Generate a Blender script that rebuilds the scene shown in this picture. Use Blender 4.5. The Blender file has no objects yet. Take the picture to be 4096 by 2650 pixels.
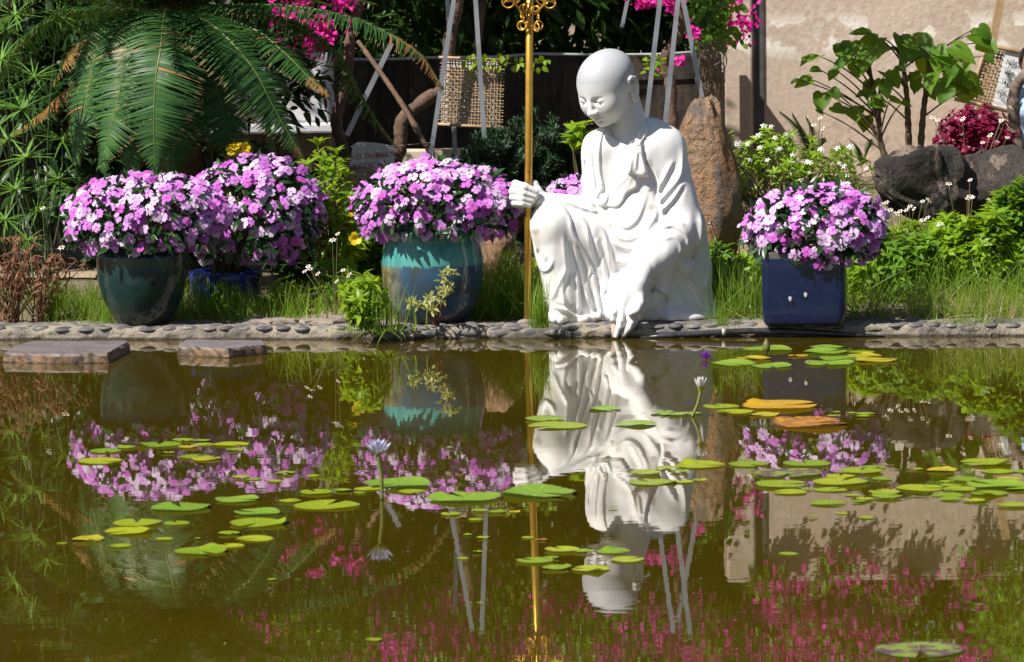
import bpy, math, random
import numpy as np
from mathutils import Matrix, Vector

# ---------------------------------------------------------------- camera, world, sun, exposure
SC = bpy.context.scene
FPX, CX, CY = 13460.0, 2048.0, 1325.0        # focal length and centre in photograph pixels
CAM_H, PITCH, ROLL = 1.31, math.atan(1295.0 / 13460.0), math.radians(0.76)
cp, sp, cr, sr = math.cos(PITCH), math.sin(PITCH), math.cos(ROLL), math.sin(ROLL)
FW = np.array([0, cp, -sp]); U0 = np.array([0, sp, cp]); X0 = np.array([1.0, 0, 0])
RV = X0 * cr - U0 * sr; UV = U0 * cr + X0 * sr
CAM = np.array([0, 0, CAM_H])
cam_data = bpy.data.cameras.new('camera'); cam = bpy.data.objects.new('camera', cam_data)
SC.collection.objects.link(cam); SC.camera = cam
cam.matrix_world = Matrix(((RV[0], UV[0], -FW[0], 0), (RV[1], UV[1], -FW[1], 0), (RV[2], UV[2], -FW[2], CAM_H), (0, 0, 0, 1)))
cam_data.sensor_width = 36.0; cam_data.lens = 36.0 * FPX / 4096.0
cam_data.clip_start = 0.1; cam_data.clip_end = 500
cam_data.dof.use_dof = True; cam_data.dof.focus_distance = 13.6; cam_data.dof.aperture_fstop = 13

SUN = np.array([-0.53, -0.41, 0.75]); SUN /= np.linalg.norm(SUN)
world = bpy.data.worlds.new('World'); SC.world = world; world.use_nodes = True
wn = world.node_tree; wn.nodes.clear()
sky = wn.nodes.new('ShaderNodeTexSky'); sky.sky_type = 'NISHITA'; sky.sun_disc = False
sky.sun_elevation = math.asin(SUN[2]); sky.sun_rotation = math.atan2(SUN[0], SUN[1])
bg = wn.nodes.new('ShaderNodeBackground'); bg.inputs[1].default_value = 0.05
wo = wn.nodes.new('ShaderNodeOutputWorld')
wn.links.new(sky.outputs[0], bg.inputs[0]); wn.links.new(bg.outputs[0], wo.inputs[0])
sl = bpy.data.lights.new('sun', 'SUN'); sl.energy = 5.0; sl.angle = math.radians(0.5); sl.color = (1.0, 0.945, 0.86)
so = bpy.data.objects.new('sun', sl); SC.collection.objects.link(so)
so.rotation_euler = Vector(SUN.tolist()).to_track_quat('Z', 'Y').to_euler(); so.location = (-8, -4, 12)
SC.view_settings.view_transform = 'Standard'; SC.view_settings.look = 'None'
SC.view_settings.exposure = 0.50; SC.view_settings.gamma = 1.0; SC.view_settings.use_curve_mapping = False
SC.cycles.max_bounces = 8; SC.cycles.diffuse_bounces = 3; SC.cycles.glossy_bounces = 4
SC.cycles.transmission_bounces = 4; SC.cycles.transparent_max_bounces = 6
SC.cycles.caustics_reflective = False; SC.cycles.caustics_refractive = False

# ---------------------------------------------------------------- helpers
rng = np.random.default_rng(7); random.seed(7)

def P(px, py, d):
    "photograph pixel and distance along Y -> world point"
    v = FW + RV * ((px - CX) / FPX) - UV * ((py - CY) / FPX)
    return CAM + v * (d / v[1])
def G(px, py, z=0.0):
    "photograph pixel on the horizontal plane at height z"
    v = FW + RV * ((px - CX) / FPX) - UV * ((py - CY) / FPX)
    return CAM + v * ((z - CAM_H) / v[2])
def proj(x, y, z):
    x, y, z = np.asarray(x, float), np.asarray(y, float), np.asarray(z, float) - CAM_H
    w = FW[1] * y + FW[2] * z
    u = RV[0] * x + RV[1] * y + RV[2] * z; v = UV[0] * x + UV[1] * y + UV[2] * z
    return CX + FPX * u / w, CY - FPX * v / w
def nrm(a):
    a = np.asarray(a, float)
    return a / np.maximum(np.linalg.norm(a, axis=-1, keepdims=True), 1e-9)
def smooth(a, b, x):
    t = np.clip((np.asarray(x, float) - a) / (b - a), 0, 1); return t * t * (3 - 2 * t)
def hsh(x, y, s=0.0):
    v = np.sin(np.asarray(x) * 127.1 + np.asarray(y) * 311.7 + s * 74.7) * 43758.5453
    return v - np.floor(v)
def vnoise(x, y, s=0.0):
    xi, yi = np.floor(x), np.floor(y); fx, fy = x - xi, y - yi
    fx = fx * fx * (3 - 2 * fx); fy = fy * fy * (3 - 2 * fy)
    return ((hsh(xi, yi, s) * (1 - fx) + hsh(xi + 1, yi, s) * fx) * (1 - fy)
            + (hsh(xi, yi + 1, s) * (1 - fx) + hsh(xi + 1, yi + 1, s) * fx) * fy)

def make_mesh(name, V, F, smooth_shade=True, attrs=None, mats=(), matidx=None):
    "V (n,3); F one index array (m,k) or a list of them"
    V = np.asarray(V, np.float32)
    if not isinstance(F, list): F = [F]
    F = [np.asarray(f, np.int32) for f in F if len(f)]
    me = bpy.data.meshes.new(name)
    nl = sum(f.size for f in F); npoly = sum(len(f) for f in F)
    me.vertices.add(len(V)); me.vertices.foreach_set('co', V.ravel())
    me.loops.add(nl); me.loops.foreach_set('vertex_index', np.concatenate([f.ravel() for f in F]))
    me.polygons.add(npoly)
    tot = np.concatenate([np.full(len(f), f.shape[1], np.int32) for f in F])
    st = np.concatenate([[0], np.cumsum(tot)[:-1]]).astype(np.int32)
    me.polygons.foreach_set('loop_start', st)
    try: me.polygons.foreach_set('loop_total', tot)
    except Exception: pass
    me.polygons.foreach_set('use_smooth', np.full(npoly, smooth_shade))
    for m in mats: me.materials.append(m)
    if matidx is not None: me.polygons.foreach_set('material_index', np.asarray(matidx, np.int32))
    for k, a in (attrs or {}).items():
        at = me.attributes.new(k, 'FLOAT', 'POINT'); at.data.foreach_set('value', np.asarray(a, np.float32))
    me.update(calc_edges=True); me.validate()
    return me

def tagit(o, label=None, cat=None, group=None, kind=None):
    for k, v in (('label', label), ('category', cat), ('group', group), ('kind', kind)):
        if v: o[k] = v
    return o
def thing(name, label, cat, loc, group=None):
    o = bpy.data.objects.new(name, None); o.empty_display_size = 0.05
    SC.collection.objects.link(o); o.location = [float(c) for c in loc]
    return tagit(o, label, cat, group)
def add(name, me, parent=None, origin=None):
    "link a mesh whose vertices are in world space; parent must be unrotated"
    o = bpy.data.objects.new(name, me); SC.collection.objects.link(o)
    if parent is not None:
        o.parent = parent
        w = Vector((0, 0, 0)); q = parent
        while q is not None:
            w += Vector(q.location) + q.matrix_parent_inverse.translation; q = q.parent
        o.matrix_parent_inverse = Matrix.Translation(-w)
    elif origin is not None:
        org = Vector([float(c) for c in origin])
        me.transform(Matrix.Translation(-org)); o.location = org
    return o
def put(name, me, parent, M):
    "link shared mesh data at world matrix M under an unrotated parent"
    o = add(name, me, parent); o.matrix_basis = M
    return o
def structure(o): o['kind'] = 'structure'; return o

def tube(pts, rad, n=8, cap=True):
    "tube through points; returns V, [quads, tris]"
    pts = np.asarray(pts, float); m = len(pts)
    rad = np.full(m, rad, float) if np.isscalar(rad) else np.asarray(rad, float)
    tan = nrm(np.gradient(pts, axis=0))
    ref = np.array([0.0, 0, 1]) if abs(tan[0][2]) < 0.9 else np.array([1.0, 0, 0])
    V = []
    a = np.linspace(0, 2 * np.pi, n, endpoint=False)
    for i in range(m):
        s = nrm(np.cross(tan[i], ref)); b = np.cross(s, tan[i]); ref = b
        V.append(pts[i] + rad[i] * (np.cos(a)[:, None] * s + np.sin(a)[:, None] * b))
    V = np.concatenate(V)
    i, j = np.meshgrid(np.arange(m - 1), np.arange(n), indexing='ij')
    j2 = (j + 1) % n
    Q = np.stack([i * n + j, i * n + j2, (i + 1) * n + j2, (i + 1) * n + j], -1).reshape(-1, 4)[:, ::-1]
    T = np.zeros((0, 3), int)
    if cap:
        V = np.concatenate([V, pts[:1], pts[-1:]])
        k = np.arange(n); k2 = (k + 1) % n
        T = np.concatenate([np.stack([k, k2, np.full(n, m * n)], -1),
                            np.stack([(m - 1) * n + k2, (m - 1) * n + k, np.full(n, m * n + 1)], -1)])
    return V, Q, T
class MB:
    "collects pieces into one mesh"
    def __init__(s): s.V = []; s.Q = []; s.T = []; s.n = 0; s.A = {}
    def add(s, V, Q=None, T=None, **at):
        V = np.asarray(V, float)
        if Q is not None and len(Q): s.Q.append(np.asarray(Q) + s.n)
        if T is not None and len(T): s.T.append(np.asarray(T) + s.n)
        for k, a in at.items(): s.A.setdefault(k, []).append(np.broadcast_to(np.asarray(a, float), (len(V),)))
        s.V.append(V); s.n += len(V); return s
    def tube(s, pts, rad, n=8, **at): V, Q, T = tube(pts, rad, n); return s.add(V, Q, T, **at)
    def box(s, c, h, R=None, **at):
        c = np.asarray(c, float); h = np.asarray(h, float)
        v = np.array([[x, y, z] for x in (-1, 1) for y in (-1, 1) for z in (-1, 1)], float) * h
        if R is not None: v = v @ np.asarray(R).T
        q = [[0, 1, 3, 2], [4, 6, 7, 5], [0, 4, 5, 1], [2, 3, 7, 6], [0, 2, 6, 4], [1, 5, 7, 3]]
        return s.add(v + c, q, **at)
    def beam(s, a, b, w, h=None, **at):
        "square bar from a to b"
        a = np.asarray(a, float); b = np.asarray(b, float); t = nrm(b - a)
        r = np.array([0, 1.0, 0]) if abs(t[1]) < .9 else np.array([1.0, 0, 0])
        x = nrm(np.cross(r, t)); y = np.cross(t, x)
        return s.box((a + b) / 2, (w / 2, (h or w) / 2, np.linalg.norm(b - a) / 2), np.stack([x, y, t], 1), **at)
    def mesh(s, name, mats=(), sm=True):
        V = np.concatenate(s.V); F = []
        if s.Q: F.append(np.concatenate(s.Q))
        if s.T: F.append(np.concatenate(s.T))
        return make_mesh(name, V, F, sm, {k: np.concatenate(a) for k, a in s.A.items()}, mats if isinstance(mats, (list, tuple)) else [mats])
def lathe(prof, c, n=48, sx=1.0, sy=1.0):
    prof = np.asarray(prof, float); m = len(prof)
    a = np.linspace(0, 2 * np.pi, n, endpoint=False)
    V = np.stack([prof[:, 0][:, None] * np.cos(a) * sx, prof[:, 0][:, None] * np.sin(a) * sy, np.repeat(prof[:, 1][:, None], n, 1)], -1).reshape(-1, 3) + np.asarray(c)
    i, j = np.meshgrid(np.arange(m - 1), np.arange(n), indexing='ij'); j2 = (j + 1) % n
    Q = np.stack([i * n + j, i * n + j2, (i + 1) * n + j2, (i + 1) * n + j], -1).reshape(-1, 4)
    return V, Q
def frames(dirs, ups):
    "rotation matrices whose y axis is dirs and z axis is near ups"
    y = nrm(dirs); x = nrm(np.cross(y, ups)); z = np.cross(x, y)
    return np.stack([x, y, z], -1)
def batch(Vt, Ft, R, pos, sc):
    "many copies of a template: returns V, F, per-vertex copy index"
    N = len(pos); sc = np.asarray(sc, float)
    if sc.ndim == 1: sc = np.repeat(sc[:, None], 3, 1)
    V = np.einsum('nij,nvj->nvi', R, Vt[None] * sc[:, None, :]) + np.asarray(pos)[:, None, :]
    F = (np.asarray(Ft)[None] + (np.arange(N) * len(Vt))[:, None, None]).reshape(-1, len(Ft[0]))
    return V.reshape(-1, 3), F, np.repeat(np.arange(N), len(Vt))
# leaf templates: along +y from 0 to 1, z up; (verts, quads, t along the leaf)
def leaf_t(w=0.35, fold=0.12, droop=0.15, pos=(0, .3, .65, 1), ws=(.12, 1, .8, .02)):
    V = []; t = []
    for p, k in zip(pos, ws):
        z = -droop * p * p
        V += [[-w * k / 2, p, z + fold * k * w], [0, p, z], [w * k / 2, p, z + fold * k * w]]; t += [p] * 3
    Q = []
    for i in range(len(pos) - 1):
        Q += [[3 * i, 3 * i + 1, 3 * i + 4, 3 * i + 3], [3 * i + 1, 3 * i + 2, 3 * i + 5, 3 * i + 4]]
    return np.array(V), np.array(Q)[:, ::-1], np.array(t)
def blade_t(w=0.05, droop=0.5, n=4):
    V = []; Q = []; t = []
    for i in range(n + 1):
        p = i / n; k = (1 - p) ** 0.6 if i < n else 0.03
        V += [[-w * k / 2, p, -droop * p * p], [w * k / 2, p, -droop * p * p]]; t += [p, p]
    for i in range(n): Q.append([2 * i, 2 * i + 1, 2 * i + 3, 2 * i + 2])
    return np.array(V), np.array(Q), np.array(t)
def leaves(name, tmpl, dirs, ups, pos, sc, mat, parent=None, kind=None, rnd=None, origin=None):
    Vt, Ft, tt = tmpl; N = len(pos)
    V, F, idx = batch(Vt, Ft, frames(dirs, ups), pos, sc)
    r = (rng.random(N) if rnd is None else np.asarray(rnd))[idx]
    me = make_mesh(name, V, F, True, {'rnd': r, 't': np.tile(tt, N)}, [mat])
    o = add(name, me, parent, origin)
    if kind: o['kind'] = kind
    return o

# ---------------------------------------------------------------- materials
def _n(nt, t, **k):
    n = nt.nodes.new(t)
    for a, v in k.items(): setattr(n, a, v)
    return n
def _setin(nt, n, i, v):
    if hasattr(v, 'is_output'): nt.links.new(v, n.inputs[i])
    elif v is not None: n.inputs[i].default_value = v
def rgba(c): return (c[0], c[1], c[2], 1.0)
def newmat(name):
    m = bpy.data.materials.new(name); m.use_nodes = True; nt = m.node_tree; nt.nodes.clear()
    out = _n(nt, 'ShaderNodeOutputMaterial'); return m, nt, out
def mixc(nt, f, a, b, mode='MIX'):
    n = _n(nt, 'ShaderNodeMix', data_type='RGBA', blend_type=mode)
    _setin(nt, n, 0, f); _setin(nt, n, 6, rgba(a) if isinstance(a, tuple) else a); _setin(nt, n, 7, rgba(b) if isinstance(b, tuple) else b)
    return n.outputs[2]
def noise(nt, scale, detail=4, rough=.55, vec=None, dist=0.0):
    n = _n(nt, 'ShaderNodeTexNoise'); n.inputs['Scale'].default_value = scale; n.inputs['Detail'].default_value = detail
    n.inputs['Roughness'].default_value = rough; n.inputs['Distortion'].default_value = dist
    if vec is None: vec = _n(nt, 'ShaderNodeNewGeometry').outputs['Position']
    nt.links.new(vec, n.inputs['Vector']); return n.outputs[0]
def ramp(nt, f, stops):
    n = _n(nt, 'ShaderNodeMapRange'); n.clamp = True
    nt.links.new(f, n.inputs[0]); n.inputs[1].default_value = stops[0]; n.inputs[2].default_value = stops[1]
    return n.outputs[0]
def mathn(nt, op, a, b=None):
    n = _n(nt, 'ShaderNodeMath', operation=op); _setin(nt, n, 0, a); _setin(nt, n, 1, b); return n.outputs[0]
def scalevec(nt, s):
    n = _n(nt, 'ShaderNodeVectorMath', operation='MULTIPLY'); nt.links.new(_n(nt, 'ShaderNodeNewGeometry').outputs['Position'], n.inputs[0])
    n.inputs[1].default_value = s; return n.outputs[0]
def attr(nt, k): return _n(nt, 'ShaderNodeAttribute', attribute_name=k).outputs['Fac']
def bumpn(nt, h, strength=.3, dist=.01):
    n = _n(nt, 'ShaderNodeBump'); n.inputs['Strength'].default_value = strength; n.inputs['Distance'].default_value = dist
    nt.links.new(h, n.inputs['Height']); return n.outputs[0]
def pbsdf(nt, out, col, rough=.6, metal=0.0, spec=.5, normal=None, transl=None, tfac=.3, coat=0.0):
    b = _n(nt, 'ShaderNodeBsdfPrincipled'); _setin(nt, b, 'Base Color', rgba(col) if isinstance(col, tuple) else col)
    _setin(nt, b, 'Roughness', rough); b.inputs['Metallic'].default_value = metal; b.inputs['Specular IOR Level'].default_value = spec
    b.inputs['Coat Weight'].default_value = coat; b.inputs['Coat Roughness'].default_value = .08
    if normal is not None: nt.links.new(normal, b.inputs['Normal'])
    if transl is not None:
        t = _n(nt, 'ShaderNodeBsdfTranslucent'); _setin(nt, t, 0, rgba(transl) if isinstance(transl, tuple) else transl)
        mx = _n(nt, 'ShaderNodeMixShader'); mx.inputs[0].default_value = tfac
        nt.links.new(b.outputs[0], mx.inputs[1]); nt.links.new(t.outputs[0], mx.inputs[2]); nt.links.new(mx.outputs[0], out.inputs[0])
    else: nt.links.new(b.outputs[0], out.inputs[0])
    return b
def mat_plain(name, a, b=None, scale=12, rough=.6, metal=0.0, bump=0.0, bscale=60, spec=.5, coat=0.0, lo=.35, hi=.65):
    m, nt, out = newmat(name)
    c = mixc(nt, ramp(nt, noise(nt, scale), (lo, hi)), a, b or tuple(v * .75 for v in a))
    nb = bumpn(nt, noise(nt, bscale, 6), bump, .01) if bump else None
    pbsdf(nt, out, c, rough, metal, spec, nb, coat=coat); return m
def mat_leaf(name, a, b, transl=None, rough=.42, tfac=.28, tip=None, tip_at=.85, spec=.45):
    m, nt, out = newmat(name)
    c = mixc(nt, attr(nt, 'rnd'), a, b)
    if tip is not None: c = mixc(nt, ramp(nt, attr(nt, 't'), (tip_at, tip_at + .06)), c, tip)
    tr = transl or tuple(min(1, v * 1.6) for v in b)
    pbsdf(nt, out, c, rough, spec=spec, transl=tr, tfac=tfac); return m
# ---------------------------------------------------------------- statue, carved as a distance field
D0 = 13.55
def S(px, py, dy=0.0): return P(px, py, D0 + dy)
class Field:
    def __init__(s, lo, hi, vs):
        s.lo = np.asarray(lo, np.float32); s.vs = vs
        n = np.ceil((np.asarray(hi) - s.lo) / vs).astype(int) + 1
        s.ax = [(s.lo[i] + vs * np.arange(n[i])).astype(np.float32) for i in range(3)]
        s.D = np.full(n, 0.2, np.float32)
    def sub(s, bmin, bmax):
        sl = tuple(slice(max(0, int((bmin[i] - s.lo[i]) / s.vs)), max(0, min(len(s.ax[i]), int((bmax[i] - s.lo[i]) / s.vs) + 2))) for i in range(3))
        return sl, s.ax[0][sl[0]][:, None, None], s.ax[1][sl[1]][None, :, None], s.ax[2][sl[2]][None, None, :]
    def comb(s, sl, d, k, op):
        a = s.D[sl]
        if op == 'u':
            h = np.maximum(k - np.abs(a - d), 0) / k; s.D[sl] = np.minimum(a, d) - h * h * k * .25
        else:
            d = -d; h = np.maximum(k - np.abs(a - d), 0) / k; s.D[sl] = np.maximum(a, d) + h * h * k * .25
    def cone(s, a, b, ra, rb, k=.03, op='u'):
        a = np.asarray(a, np.float32); b = np.asarray(b, np.float32); m = max(ra, rb) + k + .03
        sl, X, Y, Z = s.sub(np.minimum(a, b) - m, np.maximum(a, b) + m)
        ab = b - a; L = float(ab @ ab) + 1e-9
        t = np.clip(((X - a[0]) * ab[0] + (Y - a[1]) * ab[1] + (Z - a[2]) * ab[2]) / L, 0, 1)
        d = np.sqrt((X - a[0] - t * ab[0]) ** 2 + (Y - a[1] - t * ab[1]) ** 2 + (Z - a[2] - t * ab[2]) ** 2) - (ra + (rb - ra) * t)
        s.comb(sl, d, k, op); return s
    def chain(s, pts, rs, k=.02, op='u'):
        for i in range(len(pts) - 1): s.cone(pts[i], pts[i + 1], rs[i], rs[i + 1], k, op)
        return s
    def ell(s, c, r, k=.03, R=None, op='u'):
        c = np.asarray(c, np.float32); r = np.asarray(r, np.float32); m = (float(r.max()) + k + .03)
        sl, X, Y, Z = s.sub(c - m, c + m)
        x, y, z = X - c[0], Y - c[1], Z - c[2]
        if R is not None:
            R = np.asarray(R, np.float32)
            x, y, z = (x * R[0, 0] + y * R[1, 0] + z * R[2, 0], x * R[0, 1] + y * R[1, 1] + z * R[2, 1], x * R[0, 2] + y * R[1, 2] + z * R[2, 2])
        k0 = np.sqrt((x / r[0]) ** 2 + (y / r[1]) ** 2 + (z / r[2]) ** 2)
        k1 = np.sqrt((x / r[0] ** 2) ** 2 + (y / r[1] ** 2) ** 2 + (z / r[2] ** 2) ** 2) + 1e-6
        s.comb(sl, k0 * (k0 - 1) / k1, k, op); return s
    def mesh(s, name, mat):
        D = s.D; ng = D < 0; n = np.array(D.shape) - 1
        cnt = np.zeros(n, np.int8); offs = [(i, j, k) for i in (0, 1) for j in (0, 1) for k in (0, 1)]
        for o in offs: cnt += ng[o[0]:o[0] + n[0], o[1]:o[1] + n[1], o[2]:o[2] + n[2]]
        act = np.argwhere((cnt > 0) & (cnt < 8))
        ids = np.full(n, -1, np.int32); ids[tuple(act.T)] = np.arange(len(act))
        vals = np.stack([D[act[:, 0] + o[0], act[:, 1] + o[1], act[:, 2] + o[2]] for o in offs], 1)
        acc = np.zeros((len(act), 3)); num = np.zeros(len(act)); of = np.array(offs, float)
        for i in range(8):
            for j in range(i + 1, 8):
                if np.abs(of[i] - of[j]).sum() != 1: continue
                va, vb = vals[:, i], vals[:, j]; m = (va < 0) != (vb < 0)
                t = np.where(m, va / np.where(m, va - vb, 1), 0)
                acc += m[:, None] * (of[i] + t[:, None] * (of[j] - of[i])); num += m
        V = s.lo + (act + acc / num[:, None]) * s.vs
        Fs = []
        for ax in range(3):
            a0 = [slice(None)] * 3; a1 = [slice(None)] * 3; a0[ax] = slice(0, -1); a1[ax] = slice(1, None)
            e = ng[tuple(a0)] != ng[tuple(a1)]; E = np.argwhere(e)
            u, w = (ax + 1) % 3, (ax + 2) % 3
            E = E[(E[:, u] > 0) & (E[:, w] > 0) & (E[:, u] < n[u]) & (E[:, w] < n[w])]
            q = []
            for du, dw in ((-1, -1), (0, -1), (0, 0), (-1, 0)):
                c = E.copy(); c[:, u] += du; c[:, w] += dw; q.append(ids[c[:, 0], c[:, 1], c[:, 2]])
            q = np.stack(q, 1); fl = ng[E[:, 0], E[:, 1], E[:, 2]]
            q[~fl] = q[~fl][:, ::-1]; Fs.append(q)
        return make_mesh(name, V, np.concatenate(Fs), True, None, [mat])

# white paint with grime patches, darker in creases and speckled low down
def mat_statue(name, scalp=False):
    m, nt, out = newmat(name)
    geo = _n(nt, 'ShaderNodeNewGeometry')
    c = mixc(nt, ramp(nt, noise(nt, 7, 5), (.4, .75)), (.83, .825, .825), (.79, .78, .765))
    c = mixc(nt, mathn(nt, 'MULTIPLY', ramp(nt, noise(nt, 1.0, 5, .65, scalevec(nt, (34, 34, 5))), (.55, .78)), .28), c, (.60, .55, .45))
    curv = _n(nt, 'ShaderNodeNewGeometry').outputs['Pointiness']
    crev = mathn(nt, 'MULTIPLY', ramp(nt, curv, (.47, .40)), ramp(nt, noise(nt, 26, 6, .7), (.44, .62)))
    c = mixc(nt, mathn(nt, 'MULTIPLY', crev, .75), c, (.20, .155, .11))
    sep = _n(nt, 'ShaderNodeSeparateXYZ'); nt.links.new(geo.outputs['Position'], sep.inputs[0])
    speck = ramp(nt, noise(nt, 190, 3, .6), (.60, .68)); patch = ramp(nt, noise(nt, 6, 3), (.48, .62))
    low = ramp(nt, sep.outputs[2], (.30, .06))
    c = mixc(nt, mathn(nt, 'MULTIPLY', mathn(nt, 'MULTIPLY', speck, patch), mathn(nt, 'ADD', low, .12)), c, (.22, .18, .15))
    for px, py, rad, col, st in ((2600, 655, .030, (.33, .22, .12), .8), (2608, 832, .024, (.30, .20, .11), .8), (2143, 925, .030, (.36, .25, .15), .7), (2608, 1160, .022, (.10, .075, .05), .95), (2450, 1272, .030, (.20, .13, .075), .85), (2650, 1280, .040, (.16, .12, .085), .8), (2560, 1270, .05, (.24, .2, .16), .6), (2440, 905, .016, (.2, .12, .07), .8), (2411, 742, .010, (.25, .17, .1), .8), (2395, 1285, .022, (.25, .17, .1), .7), (2250, 1262, .016, (.36, .28, .16), .6), (2404, 386, .010, (.12, .10, .09), .45), (2346, 390, .006, (.14, .12, .1), .35), (2520, 372, .008, (.15, .12, .1), .6), (2468, 870, .02, (.4, .3, .2), .4), (2360, 1078, .008, (.35, .2, .06), .7)):
        q = P(px, py, D0 - .12); w = _n(nt, 'ShaderNodeVectorMath', operation='SUBTRACT'); nt.links.new(geo.outputs['Position'], w.inputs[0]); w.inputs[1].default_value = q.tolist()
        w2 = _n(nt, 'ShaderNodeVectorMath', operation='MULTIPLY'); nt.links.new(w.outputs[0], w2.inputs[0]); w2.inputs[1].default_value = (1, .05, 1)
        w3 = _n(nt, 'ShaderNodeVectorMath', operation='LENGTH'); nt.links.new(w2.outputs[0], w3.inputs[0])
        k_ = mathn(nt, 'SUBTRACT', ramp(nt, w3.outputs['Value'], (rad * 1.5, rad * .3)), mathn(nt, 'MULTIPLY', noise(nt, 42, 8, .8), 1.25))
        c = mixc(nt, mathn(nt, 'MULTIPLY', ramp(nt, k_, (.05, .40)), st * .75), c, col)
    if scalp:
        o = _n(nt, 'ShaderNodeTexCoord'); s2 = _n(nt, 'ShaderNodeSeparateXYZ'); nt.links.new(o.outputs['Object'], s2.inputs[0])
        # grey painted scalp above the hair line
        f = mathn(nt, 'ADD', mathn(nt, 'MULTIPLY', s2.outputs[1], .42), s2.outputs[2])
        c = mixc(nt, mathn(nt, 'MULTIPLY', ramp(nt, f, (-.035, .03)), .9), c, (.39, .405, .44))
    pbsdf(nt, out, c, .55, spec=.35, normal=bumpn(nt, noise(nt, 130, 5, .6), .12, .004)); return m
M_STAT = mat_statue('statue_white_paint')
def mat_stain():
    return mat_plain('rust_stain', (.30, .19, .10), (.5, .4, .3), 90, .8)
statue = thing('monk_statue', 'white painted statue of a kneeling monk holding a golden staff and reaching to the water', 'statue', G(2520, 1296, .05))

def build_body():
    f = Field((0.02, 13.16, .045), (0.86, 13.92, .86), .0038)
    c, e = f.cone, f.ell
    # torso, shoulders
    e(S(2540, 690, .03), (.168, .13, .215), .05)
    c(S(2415, 585, .0), S(2650, 585, .03), .072, .088, .05)
    c(S(2470, 545, .04), S(2600, 540, .05), .05, .06, .04)
    e(S(2560, 930, .01), (.20, .15, .20), .05)
    # his right arm in the sleeve, resting on the raised knee
    c(S(2400, 605, -.0), S(2402, 820, .0), .074, .066, .03)
    c(S(2395, 842, -.01), S(2195, 806, -.12), .052, .034, .03)
    # his left arm, wide sleeve
    c(S(2655, 605, .03), S(2728, 900, -.01), .086, .084, .04)
    c(S(2712, 935, -.04), S(2640, 1010, -.12), .082, .078, .04)
    c(S(2640, 1010, -.12), S(2562, 1092, -.20), .076, .056, .035)
    c(S(2720, 990, -.05), S(2735, 1070, -.06), .06, .035, .03)
    c(S(2640, 1060, -.13), S(2655, 1165, -.13), .05, .022, .03)
    e(S(2546, 1140, -.262), (.052, .055, .046), .008, op='s')
    # hips, robe behind
    e(S(2650, 1090, .14), (.18, .19, .21), .05)
    c(S(2735, 900, .09), S(2765, 1225, .09), .09, .094, .04)
    e(S(2690, 1262, .06), (.175, .19, .06), .05)
    # kneeling leg
    c(S(2640, 1080, .05), S(2520, 1188, -.08), .12, .107, .04)
    c(S(2530, 1200, -.07), S(2750, 1225, .08), .10, .085, .04)
    # raised leg
    c(S(2560, 1010, .04), S(2207, 902, -.12), .12, .085, .05)
    c(S(2207, 902, -.12), S(2250, 1205, -.12), .085, .066, .03)
    c(S(2300, 960, -.06), S(2325, 1250, -.07), .085, .058, .04)
    c(S(2400, 985, -.02), S(2395, 1250, -.04), .10, .06, .04)
    c(S(2240, 1200, -.12), S(2300, 1290, -.10), .06, .045, .03)
    # hem on the plinth, toes of the robe
    c(S(2290, 1288, -.13), S(2440, 1290, -.12), .022, .02, .02)
    c(S(2700, 1283, -.08), S(2790, 1283, -.05), .02, .022, .02)
    c(S(2770, 1278, -.05), S(2858, 1266, -.02), .022, .017, .015)
    c(S(2640, 1280, -.06), S(2700, 1286, -.06), .03, .03, .03)
    # curled hem edges
    c(S(2378, 1268, -.15), S(2400, 1262, -.155), .014, .014, .01); c(S(2400, 1262, -.155), S(2432, 1286, -.14), .014, .012, .01)
    c(S(2318, 1284, -.15), S(2345, 1272, -.155), .012, .014, .012)
    # neck opening
    e(S(2500, 520, -.04), (.06, .05, .05), .03, op='s')
    # carve folds: offsets along polylines drawn on the front of the figure
    nx, nz = len(f.ax[0]), len(f.ax[2])
    XX, ZZ = np.meshgrid(f.ax[0], f.ax[2], indexing='ij')
    PX, PY = proj(XX, np.full_like(XX, D0 - .12), ZZ)
    H = np.zeros((nx, nz))
    def sdist(pts):
        best = np.full(PX.shape, 1e9); sg = np.ones(PX.shape); par = np.zeros(PX.shape); n = len(pts) - 1
        for i in range(n):
            (ax, ay), (bx, by) = pts[i], pts[i + 1]; dx, dy = bx - ax, by - ay; L = dx * dx + dy * dy + 1e-9
            t = np.clip(((PX - ax) * dx + (PY - ay) * dy) / L, 0, 1)
            d = np.hypot(PX - ax - t * dx, PY - ay - t * dy); m = d < best
            best = np.where(m, d, best); par = np.where(m, (i + t) / n, par)
            sg = np.where(m, np.sign(dx * (PY - ay) - dy * (PX - ax)), sg)
        return best, sg, par
    def spl(pts, n=6):
        pts = np.asarray(pts, float); out = []
        for i in range(len(pts) - 1):
            p0, p1, p2, p3 = pts[max(i - 1, 0)], pts[i], pts[i + 1], pts[min(i + 2, len(pts) - 1)]
            for t in np.arange(n) / n:
                out.append(.5 * (2 * p1 + (p2 - p0) * t + (2 * p0 - 5 * p1 + 4 * p2 - p3) * t * t + (3 * p1 - p0 - 3 * p2 + p3) * t ** 3))
        return [tuple(q) for q in out] + [tuple(pts[-1])]
    def ridge(pts, amp, w1, w2=None):
        nonlocal H
        d, s, u = sdist(spl(pts)); w = np.where(s > 0, w1, w2 or w1)
        fade = smooth(0, .22, u) * smooth(1, .78, u) * .9 + .1
        wn_ = np.where(s > 0, w1, w2 or w1)
        H = H + amp * .00078 * fade * (np.exp(-(d / w) ** 1.5) - .42 * (s < 0) * np.exp(-((d - 1.9 * (w2 or w1)) / (w2 or w1)) ** 2))
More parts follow.
